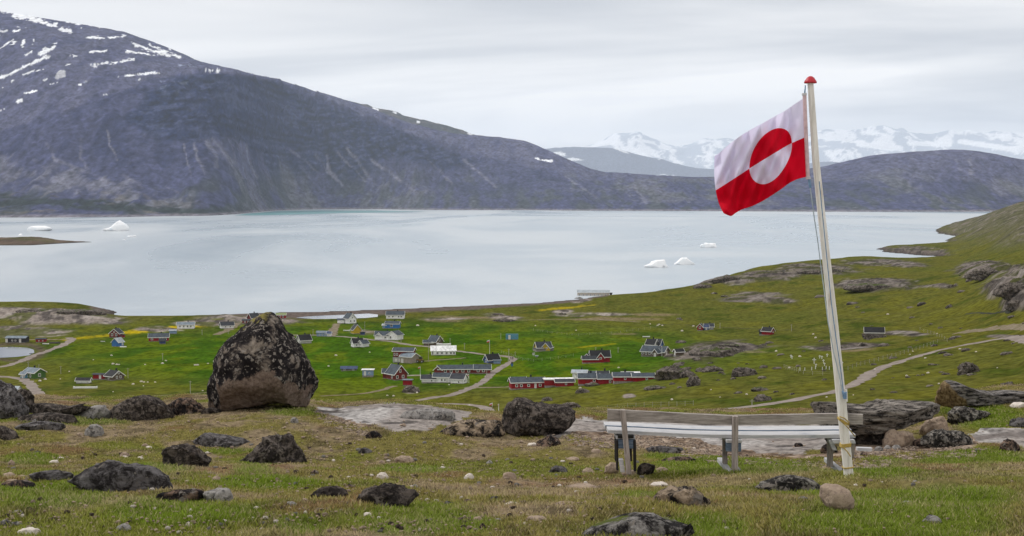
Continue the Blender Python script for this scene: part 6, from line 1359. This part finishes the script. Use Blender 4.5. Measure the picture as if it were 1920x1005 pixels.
# ------------------------------------------------------------------ weathered bench
def wood_mat(name, a, b_, c_, sc=1.0, rust=None):
    m, nt, b = new_mat(name, 0.85, 0.15); t = N(nt, 'ShaderNodeTexCoord').outputs['Object']
    mp_ = N(nt, 'ShaderNodeMapping', {'Vector': t, 'Scale': (1.2*sc if sc > 0 else 14, 14, 14 if sc > 0 else 1.2)})
    f = noise_n(nt, mp_.outputs[0], 4.0, 8, 0.72, 0.4)
    c = ramp(nt, f, [(0.32, a), (0.5, b_), (0.68, c_)])
    f2 = noise_n(nt, t, 3.0, 6, 0.65)
    k = ramp(nt, f2, [(0.56, (0, 0, 0)), (0.72, (1, 1, 1))])
    mm = N(nt, 'ShaderNodeMixRGB', {0: k, 1: c}); mm.inputs[2].default_value = (*(rust or tuple(x*.5 for x in b_)), 1)
    nt.links.new(mm.outputs[0], b.inputs['Base Color'])
    bp = N(nt, 'ShaderNodeBump', {'Strength': 0.6, 'Distance': 0.004, 'Height': f}); nt.links.new(bp.outputs[0], b.inputs['Normal'])
    return m
W_GREY = wood_mat('weathered grey wood', (0.16, 0.14, 0.125), (0.31, 0.28, 0.255), (0.45, 0.41, 0.38))
W_GREYV = wood_mat('weathered grey post wood', (0.15, 0.125, 0.11), (0.30, 0.26, 0.235), (0.46, 0.41, 0.38), -1)
W_WHITE = wood_mat('worn white seat paint', (0.34, 0.35, 0.37), (0.50, 0.50, 0.51), (0.64, 0.63, 0.62), 1, (0.34, 0.36, 0.40))
W_BLUE = wood_mat('blue grey painted block', (0.07, 0.10, 0.15), (0.13, 0.18, 0.25), (0.24, 0.28, 0.33))
W_DARK = flat_mat('dark tarred leg', (0.02, 0.018, 0.016), .8, .2, 8)
hb = hit(1377, 886); S = PX(hb)
bench = empty('bench', hb, 0, label='long weathered wooden bench with grey backrest and worn white seat planks', cat='bench')
def bx(u): return (u-1377)*S*1.0
def bz(v): return (886-v)*S
def plank(name, pts, y0, y1, th, mat, n=16, top=None):
    """pts: (u, v_top, v_bottom) along the board, near edge at y0"""
    us = np.linspace(pts[0][0], pts[-1][0], n); T = np.interp(us, [p[0] for p in pts], [p[1] for p in pts]); Bt = np.interp(us, [p[0] for p in pts], [p[2] for p in pts])
    rs = np.random.RandomState(len(name)+int(pts[0][0])); vs = []; fs = []
    for i, u in enumerate(us):
        j = rs.uniform(-.0015, .0015, 4); x = bx(u)
        zt, zb = bz(T[i]), bz(Bt[i])
        vs += [(x, y0, zb+j[0]), (x, y0, zt+j[1]-.004), (x, y0+.005, zt+j[1]), (x, y1, zt+j[2]), (x, y1, zb+j[3])]
    for i in range(n-1):
        for k in range(5): fs.append((i*5+k, i*5+(k+1) % 5, (i+1)*5+(k+1) % 5, (i+1)*5+k))
    fs.append([4, 3, 2, 1, 0]); fs.append([(n-1)*5+k for k in range(5)])
    mb = MB(); mb.add(vs, fs); o = mb.build(name, mat, bench); return o
def yz(v, y): return v
# backrest boards sit behind the posts as seen from here
plank('backrest_board', [(1139.5, 768, 790.5), (1200, 771, 792), (1300, 776.5, 795.5), (1377, 780, 798)], 0.045, 0.085, 0, W_GREY)
plank('backrest_board', [(1378, 779.5, 798), (1480, 777.5, 797), (1560, 776, 796), (1619, 777.5, 796.5)], 0.045, 0.085, 0, W_GREY)
# seat planks (their tops show): near plank then far plank
k_ = 0.190/S*0+26*0.19
def seat(y0, y1, du, dz=0):
    rise = 0.0
    P = [(1139+du, 808.5, 815), (1200, 811, 818), (1300, 816.2, 823), (1377, 818, 825), (1480, 818, 825), (1560, 817, 824), (1610-du, 817, 824)]
    P = [(a, b_+dz, c_+dz) for a, b_, c_ in P]
    plank('seat_plank', P, y0, y1, 0, W_WHITE)
seat(0.10, 0.31, 2); seat(0.33, 0.56, -1, -1.6)
EP = [(1139, 806.7, 808.7), (1200, 809.2, 811.2), (1300, 814.4, 816.4), (1377, 816.2, 818.2), (1480, 816.2, 818.2), (1560, 815.2, 817.2), (1610, 815.2, 817.2)]
plank('plank_edge', EP, 0.318, 0.329, 0, W_BLUE)
def post(name, u0, v0, u1, v1, w, y0, y1, mat, parent=bench):
    """leaning post: foot (u0, v0) to head (u1, v1), w px wide"""
    a = w*S/2; mb = MB()
    mb.add([(bx(u0)-a, y0, bz(v0)), (bx(u0)+a, y0, bz(v0)), (bx(u0)+a, y1, bz(v0)), (bx(u0)-a, y1, bz(v0)), (bx(u1)-a, y0, bz(v1)), (bx(u1)+a, y0, bz(v1)), (bx(u1)+a, y1, bz(v1)), (bx(u1)-a, y1, bz(v1))],
           [(0, 3, 2, 1), (4, 5, 6, 7), (0, 1, 5, 4), (1, 2, 6, 5), (2, 3, 7, 6), (3, 0, 4, 7)])
    o = mb.build(name, mat, parent); bv = o.modifiers.new('bevel', 'BEVEL'); bv.width = 0.004; return o
post('post', 1179, 888, 1167, 767, 9.5, -0.045, 0.04, W_GREYV)
post('post', 1377.5, 890, 1377.5, 779, 10, -0.045, 0.04, W_GREYV)
# left support
post('bearer', 1174, 823, 1174, 817, 30, 0.05, 0.52, W_DARK)
post('crossbeam', 1174, 826, 1174, 819.8, 36, 0.08, 0.50, W_WHITE)
post('support_block', 1174.5, 843, 1174.5, 826.5, 30, 0.06, 0.16, W_BLUE)
post('leg', 1158.5, 884, 1157.5, 826.5, 4.2, 0.05, 0.11, W_DARK); post('leg', 1192, 886, 1190.5, 826.5, 5, 0.05, 0.11, W_DARK)
post('leg', 1161, 880, 1160.5, 826.5, 4.2, 0.42, 0.48, W_DARK); post('leg', 1190, 880, 1189, 826.5, 4.2, 0.42, 0.48, W_DARK)
post('white_block', 1168, 886, 1164.5, 861, 8.5, 0.0, 0.08, W_WHITE)
# middle support
post('crossbeam', 1378, 832, 1378, 826, 30, 0.05, 0.56, W_WHITE)
post('support_block', 1377.5, 849, 1377.5, 832.2, 28, 0.06, 0.14, W_BLUE)
post('leg', 1369, 884, 1368.5, 832, 8, 0.30, 0.38, W_GREYV); post('leg', 1384, 884, 1384, 849, 5, 0.2, 0.26, W_GREYV)
def foot(u, v0, v1, w, yaw, l0, l1):
    mb = MB(); M = Matrix.Translation((bx(u), 0, 0)) @ Matrix.Rotation(math.radians(yaw), 4, 'Z')
    mb.box(-w*S/2, w*S/2, l0, l1, bz(v0), bz(v1), M); o = mb.build('foot_beam', W_WHITE, bench); o.modifiers.new('b', 'BEVEL').width = .005
foot(1368, 890, 881, 10, 0, -0.02, 0.66); foot(1387, 890, 882, 8, 0, 0.0, 0.30)
# right trestle beside the mast
post('crossbeam', 1585, 833, 1583, 825.5, 42, 0.04, 0.56, W_WHITE)
post('leg', 1570, 886, 1570, 832, 9, 0.28, 0.36, W_GREYV); post('brace', 1570, 848, 1561, 828, 8, 0.10, 0.16, W_WHITE); post('leg', 1602, 862, 1604, 833, 8, 0.10, 0.18, W_GREYV)
post('post', 1585, 890, 1583, 779, 9, -0.02, 0.042, W_GREYV)
foot(1582, 893, 884, 10, 0, -0.05, 0.75)

# ------------------------------------------------------------------ mast, finial, ropes, flag
hm = hit(1591, 892); SM = PX(hm); YM = hm.y
def mw(u, v, dy=0.0):
    """world point at the mast's distance (plus dy) seen at photo pixel (u, v)"""
    r = ray(u, v); k = (YM+dy)/r.y; return O+r*k
base = Vector(hm); mast = empty('flagpole', base, 0, label='tall leaning white wooden flagpole with a red cap, lashed to the bench with yellow rope', cat='flagpole')
m, nt, b = new_mat('worn white mast paint', 0.7, 0.25)
t = N(nt, 'ShaderNodeTexCoord').outputs['Object']; sp = N(nt, 'ShaderNodeSeparateXYZ', {0: t})
mp_ = N(nt, 'ShaderNodeMapping', {'Vector': t, 'Scale': (16, 16, 1.3)})
f = noise_n(nt, mp_.outputs[0], 3, 8, .7)
c1 = ramp(nt, f, [(0.30, (0.50, 0.47, 0.43)), (0.44, (0.70, 0.67, 0.62)), (0.62, (0.80, 0.78, 0.74))])
f2 = noise_n(nt, mp_.outputs[0], 1.6, 7, .7)
k = ramp(nt, f2, [(0.60, (0, 0, 0)), (0.70, (1, 1, 1))])
mm = N(nt, 'ShaderNodeMixRGB', {0: k, 1: c1}); mm.inputs[2].default_value = (0.36, 0.24, 0.14, 1)
km = N(nt, 'ShaderNodeMapRange', {'Value': sp.outputs[2], 'From Min': 2.2, 'From Max': 3.6})
m5 = N(nt, 'ShaderNodeMixRGB', {0: km.outputs[0], 1: mm.outputs[0]}); 
c2 = ramp(nt, f, [(0.30, (0.36, 0.34, 0.31)), (0.5, (0.55, 0.52, 0.48)), (0.66, (0.66, 0.63, 0.59))]); nt.links.new(c2, m5.inputs[2])
nt.links.new(m5.outputs[0], b.inputs['Base Color'])
bp = N(nt, 'ShaderNodeBump', {'Strength': 0.5, 'Distance': 0.004, 'Height': f}); nt.links.new(bp.outputs[0], b.inputs['Normal'])
MASTM = m
CL = [(1591.5, 893, 16.5), (1583, 810, 16.5), (1576.5, 742, 16.5), (1562, 600, 15.5), (1551, 500, 14), (1540, 400, 13), (1529.5, 300, 12), (1524, 220, 11), (1519.3, 152, 10)]
mb = MB(); vs = []; fs = []; n8 = 8
ax_ = [(-1, -.45), (-.55, -1), (.75, -1), (1, -.6), (1, .7), (.6, 1), (-.6, 1), (-1, .6)]
for u, v, w in CL:
    c = mw(u, v)-base
    for a, b_ in ax_: vs.append((c.x+a*w*SM/2, c.y+b_*w*SM/2, c.z))
for i in range(len(CL)-1):
    for k in range(8): fs.append((i*8+k, i*8+(k+1) % 8, (i+1)*8+(k+1) % 8, (i+1)*8+k))
fs.append(list(range(8))[::-1]); fs.append([(len(CL)-1)*8+k for k in range(8)])
mb.add(vs, fs); mb.build('pole', MASTM, mast)
# cap
c = mw(1519.5, 156)-base; vs = []; fs = []; prof = [(11.3, 0), (11.8, 1.5), (11.0, 4), (9.0, 6.5), (7.2, 9.5), (4.5, 12), (1.5, 13), (0.05, 13.2)]; n = 24
for r, z in prof:
    for k in range(n): a = 2*math.pi*k/n; vs.append((c.x+r*SM*math.cos(a), c.y+r*SM*math.sin(a), c.z+z*SM))
for i in range(len(prof)-1):
    for k in range(n): fs.append((i*n+k, i*n+(k+1) % n, (i+1)*n+(k+1) % n, (i+1)*n+k))
fs.append(list(range(n))[::-1])
m, nt, b = new_mat('red cap paint', 0.45, 0.4); b.inputs['Base Color'].default_value = (0.42, 0.012, 0.025, 1)
mb = MB(); mb.add(vs, fs); mb.build('cap', m, mast, sm=True)
BLUER = flat_mat('blue rope', (0.16, 0.26, 0.40), .8, .15, 30); YELR = flat_mat('yellow rope', (0.42, 0.30, 0.08), .8, .2, 30); LIGHTR = flat_mat('pale halyard', (0.36, 0.42, 0.46), .8, .1, 30)
mb = MB(); mb.tube([mw(u, v, dy)-base for u, v, dy in [(1510, 160, -.02), (1509.5, 168, -.02), (1508.5, 177, 0)]], .006, 6); mb.build('halyard', BLUER, mast)
mb = MB(); mb.tube([mw(u, v, dy)-base for u, v, dy in [(1517, 336, 0), (1519, 352, 0), (1523, 380, 0), (1527, 410, 0), (1533, 450, 0), (1540, 505, 0), (1546, 550, -.03), (1553, 605, -.075), (1563, 660, -.075), (1574, 705, -.075), (1580, 738, -.075)]], .0045, 6); mb.build('halyard', LIGHTR, mast)
mb = MB(); mb.tube([mw(u, v, -.066)-base for u, v in [(1536, 340), (1545, 430), (1553, 510), (1559, 570), (1567, 630), (1576, 690), (1582, 740)]], .004, 6); mb.build('halyard', BLUER, mast)
mb = MB()
for q in range(5): mb.tube([mw(1579+q*.7, 734+q*3, -.08)-base, mw(1583, 737+q*2.4, -.095)-base, mw(1586.5, 736+q*2.6, -.07)-base], .008, 6)
mb.build('rope_knot', BLUER, mast)
mb = MB(); mb.tube([mw(1584.5, 730, -.02)-base, mw(1585.5, 753, -.02)-base], .018, 4); mb.build('cleat', MASTM, mast)
def lash(vc_, uc, tilt, turns, name='rope_lashing'):
    mb = MB(); pts = []
    for i in range(turns*16+1):
        a = 2*math.pi*i/16; r = 10.2
        px_, py_ = math.cos(a), math.sin(a); q = 1/max(abs(px_), abs(py_))*0.93+0.0
        q = min(q, 1.22)
        c = mw(uc-(i/16)*0.3, vc_+i/16*2.2)-base
        pts.append((c.x+px_*r*SM*q*.95, c.y+py_*r*SM*q*.95, c.z+px_*tilt*SM))
    mb.tube(pts, .006, 5); mb.build(name, YELR, mast)
lash(787, 1581, -6, 2); lash(830, 1585.5, 1.5, 3); lash(874, 1590, 1.5, 1)
mb = MB()
for P in ([(1574, 781, -.075), (1583, 784, -.07), (1592, 792, -.04)], [(1592, 792, -.04), (1591, 803, .05), (1598, 812, .15), (1603, 818, .2)], [(1580, 838, -.075), (1588, 846, -.075), (1595, 856, -.07)], [(1577, 790, -.075), (1585, 797, -.075), (1592, 804, -.05)]):
    mb.tube([mw(*p)-base for p in P], .005, 5)
mb.build('rope_end', YELR, mast)

# flag
T_ = [(0, 1508.5, 183), (.12, 1488, 196.5), (.22, 1471, 208.5), (.32, 1455, 217), (.45, 1432, 230), (.58, 1411, 241), (.70, 1391, 253), (.82, 1371.5, 267), (.89, 1359.5, 277), (.96, 1346, 289.5), (1, 1340, 292.5)]
M_ = [(0, 1511.5, 256.5), (.2, 1479.5, 270.5), (.42, 1439, 295), (.58, 1410.5, 312.5), (.76, 1379.5, 333), (1, 1342, 357)]
B_ = [(0, 1514.5, 331), (.11, 1495, 335.5), (.2, 1480, 343), (.29, 1465, 354.5), (.40, 1447, 366.5), (.5, 1431, 376.5), (.62, 1411, 386.5), (.75, 1391, 392.5), (.86, 1378, 400), (.93, 1371, 406.5), (1, 1357, 400)]
def cv(C, s): return np.interp(s, [c[0] for c in C], [c[1] for c in C]), np.interp(s, [c[0] for c in C], [c[2] for c in C])
nu_, nv_ = 110, 70
s_ = np.linspace(0, 1, nu_); t_ = np.linspace(0, 1, nv_); SS, TTT = np.meshgrid(s_, t_)
def smc(a):
    k = np.exp(-0.5*(np.arange(-5, 6)/2.2)**2); k /= k.sum(); r = np.convolve(np.pad(a, 5, 'reflect', reflect_type='odd'), k, 'valid'); return r
Tu, Tv = [smc(a) for a in cv(T_, s_)]; Mu, Mv = [smc(a) for a in cv(M_, s_)]; Bu, Bv = [smc(a) for a in cv(B_, s_)]
t = TTT
l0 = 2*(t-.5)*(t-1); l1 = -4*t*(t-1); l2 = 2*t*(t-.5)
FU = Tu*l0+Mu*l1+Bu*l2; FV = Tv*l0+Mv*l1+Bv*l2
FD = (0.10*np.sin(SS*7.5+TTT*2.6+.6)+0.055*np.sin(SS*21-TTT*11+1)+0.02*np.sin(SS*34+TTT*12))*np.minimum(1, SS*3.2)+0.16*SS
FD += 0.05*np.exp(-((SS-.42-.22*(1-TTT))/.05)**2)-0.04*np.exp(-((SS-.70-.15*TTT)/.06)**2)
FD += 0.05*np.exp(-((SS-.19-.05*TTT)/.035)**2)
vs = []
fb = mw(1511, 256)
for i in range(nv_):
    for j in range(nu_): vs.append(tuple(mw(FU[i, j], FV[i, j], float(FD[i, j]))-fb))
fs = [(i*nu_+j, (i+1)*nu_+j, (i+1)*nu_+j+1, i*nu_+j+1) for i in range(nv_-1) for j in range(nu_-1)]
me = bpy.data.meshes.new('flag'); me.from_pydata(vs, [], fs); smooth(me)
uv = me.uv_layers.new(name='UVMap'); li = np.zeros(len(me.loops), np.int32); me.loops.foreach_get('vertex_index', li)
uvd = np.stack([SS.ravel()[li], TTT.ravel()[li]], -1).astype(np.float32); uv.data.foreach_set('uv', uvd.ravel())
m, nt, b = new_mat('flag cloth', 0.85, 0.1)
uvn = N(nt, 'ShaderNodeUVMap', uv_map='UVMap'); sp = N(nt, 'ShaderNodeSeparateXYZ', {0: uvn.outputs[0]})
dx = N(nt, 'ShaderNodeMath', {0: sp.outputs[0], 1: 0.389}, operation='SUBTRACT'); dx2 = N(nt, 'ShaderNodeMath', {0: dx.outputs[0], 1: 1.5}, operation='MULTIPLY')
dx3 = N(nt, 'ShaderNodeMath', {0: dx2.outputs[0], 1: 2.0}, operation='POWER'); dx2b = N(nt, 'ShaderNodeMath', {0: dx2.outputs[0], 1: dx2.outputs[0]}, operation='MULTIPLY')
dy = N(nt, 'ShaderNodeMath', {0: sp.outputs[1], 1: 0.5}, operation='SUBTRACT'); dy2 = N(nt, 'ShaderNodeMath', {0: dy.outputs[0], 1: dy.outputs[0]}, operation='MULTIPLY')
rr = N(nt, 'ShaderNodeMath', {0: dx2b.outputs[0], 1: dy2.outputs[0]}, operation='ADD')
inc = N(nt, 'ShaderNodeMath', {0: rr.outputs[0], 1: 0.333**2}, operation='LESS_THAN')
low = N(nt, 'ShaderNodeMath', {0: sp.outputs[1], 1: 0.5}, operation='GREATER_THAN')
xr = N(nt, 'ShaderNodeMath', {0: inc.outputs[0], 1: low.outputs[0]}, operation='SUBTRACT'); xa = N(nt, 'ShaderNodeMath', {0: xr.outputs[0]}, operation='ABSOLUTE')
mc = N(nt, 'ShaderNodeMixRGB', {0: xa.outputs[0]}); mc.inputs[1].default_value = (0.76, 0.72, 0.90, 1); mc.inputs[2].default_value = (0.62, 0.003, 0.02, 1)
nt.links.new(mc.outputs[0], b.inputs['Base Color'])
tr = N(nt, 'ShaderNodeBsdfTranslucent'); nt.links.new(mc.outputs[0], tr.inputs[0])
mxs = N(nt, 'ShaderNodeMixShader'); mxs.inputs[0].default_value = 0.30
nt.links.new(b.outputs[0], mxs.inputs[1]); nt.links.new(tr.outputs[0], mxs.inputs[2])
nt.links.new(mxs.outputs[0], nt.nodes['Material Output'].inputs[0])
vo = N(nt, 'ShaderNodeTexNoise', {'Scale': 260.0, 'Detail': 2.0}); nt.links.new(uvn.outputs[0], vo.inputs['Vector'])
bp = N(nt, 'ShaderNodeBump', {'Strength': 0.15, 'Distance': 0.002, 'Height': vo.outputs['Fac']}); nt.links.new(bp.outputs[0], b.inputs['Normal'])
flag = empty('flag', fb, 0, label='large red and white flag with a counterchanged disc blowing from the tall flagpole', cat='flag')
mesh_obj('cloth', me, m, flag)
SLV = flat_mat('hem webbing', (0.55, 0.40, 0.42), .85, .1, 20)
mb = MB(); mb.tube([mw(1508.3, 177)-fb, mw(1511.5, 256)-fb, mw(1515, 333)-fb], .016, 8); mb.build('hoist_sleeve', SLV, flag)
mb = MB(); mb.tube([mw(1508.3, 179)-fb, mw(1507.8, 174.5)-fb], .02, 8); mb.tube([mw(1515, 331)-fb, mw(1515.4, 336)-fb], .02, 8); mb.build('toggle', W_WHITE, flag)
mb = MB(); mb.tube([mw(1517, 336)-fb, mw(1519.5, 352)-fb], .012, 6); mb.build('knot', BLUER, flag)
# a second, thinner board behind the trestle: the plank resting on stones under the slab
h = hit(1622, 846); s = PX(h)
mb = MB(); mb.box(-16*s, 12*s, -.05, .05, 0, 7*s, Matrix.Rotation(.03, 4, 'Y')); tag(mb.build('plank', W_WHITE, loc=h), 'short pale board lying under the long slab beside the flagpole', 'board')
# ------------------------------------------------------------------ turf blades over the near ground
def grass():
    rs = np.random.RandomState(2)
    NT = 62000
    t = rs.uniform(-0.40, 0.40, NT); q = rs.rand(NT)
    a, y0, y1 = -0.7, 5.8, 33.0
    y = (y0**(a+1)+q*(y1**(a+1)-y0**(a+1)))**(1/(a+1)); x = t*y
    z, d, rk, slab, grav = height(x, y)
    c, lush, dry = near_colour(x, y, z, slab, grav)
    keep = (slab < 0.5) & ((grav < 0.5) | (rs.rand(NT) < 0.04)) & (rs.rand(NT) < (0.85-0.5*dry+0.3*lush))
    x, y, z, c, lush, dry = x[keep], y[keep], z[keep], c[keep], lush[keep], dry[keep]
    n = len(x); B = 14
    X = np.repeat(x, B); Y = np.repeat(y, B); Z = np.repeat(z, B); C = np.repeat(c, B, 0); L = np.repeat(lush, B); Dr = np.repeat(dry, B)
    m = len(X)
    R = rs.rand(m)**0.5*(0.03+0.05*np.sqrt(Y/10)); A = rs.uniform(0, 6.283, m)
    X = X+R*np.cos(A); Y = Y+R*np.sin(A)
    h = 0.009+0.013*rs.rand(m)+0.024*L*rs.rand(m)*sst(6, 13, Y)+0.012*(fbm2(X/1.1, Y/1.1, 201, 3)); h = np.clip(h, 0.008, 0.08)
    w = (0.0028+0.0022*rs.rand(m))*(0.7+Y/9)
    th = rs.uniform(0, 6.283, m); ln = rs.uniform(0.3, 1.8, m)*h
    la = rs.uniform(0, 6.283, m)
    bx_, by_ = np.cos(th)*w, np.sin(th)*w
    tx, ty = np.cos(la)*ln, np.sin(la)*ln
    V = np.empty((m, 3, 3), np.float32)
    V[:, 0] = np.stack([X-bx_, Y-by_, Z-0.012], -1); V[:, 1] = np.stack([X+bx_, Y+by_, Z-0.012], -1); V[:, 2] = np.stack([X+tx, Y+ty, Z+h], -1)
    k = rs.uniform(0.5, 1.6, (m, 1)); col = C*k
    yel = (rs.rand(m) < 0.24+0.34*Dr)[:, None]
    col = np.where(yel, col*0.4+np.array([0.225, 0.19, 0.105])*rs.uniform(.6, 1.2, (m, 1))*0.75, col)
    br = (rs.rand(m) < 0.10*(1-Dr)+0.25*L)[:, None]
    col = np.where(br, col*0.5+np.array([0.10, 0.135, 0.022])*0.6, col)
    col = np.clip(col*1.7, 0, .6)
    cc = np.ones((m, 3, 4), np.float32); cc[:, :, :3] = col[:, None, :]; cc[:, 2, :3] *= 1.15
    me = bpy.data.meshes.new('grass')
    me.vertices.add(m*3); me.vertices.foreach_set('co', V.ravel())
    me.loops.add(m*3); me.loops.foreach_set('vertex_index', np.arange(m*3, dtype=np.int32))
    me.polygons.add(m); me.polygons.foreach_set('loop_start', (np.arange(m)*3).astype(np.int32))
    me.update(calc_edges=True)
    at = me.attributes.new('tint', 'FLOAT_COLOR', 'POINT'); at.data.foreach_set('color', cc.ravel())
    mt, nt, b = new_mat('grass blades', 0.9, 0.0)
    an = N(nt, 'ShaderNodeAttribute', attribute_name='tint'); nt.links.new(an.outputs['Color'], b.inputs['Base Color'])
    tr = N(nt, 'ShaderNodeBsdfTranslucent'); nt.links.new(an.outputs['Color'], tr.inputs[0])
    mxs = N(nt, 'ShaderNodeMixShader'); mxs.inputs[0].default_value = 0.35
    nt.links.new(b.outputs[0], mxs.inputs[1]); nt.links.new(tr.outputs[0], mxs.inputs[2]); nt.links.new(mxs.outputs[0], nt.nodes['Material Output'].inputs[0])
    tag(mesh_obj('grass', me, mt), kind='stuff')
grass()
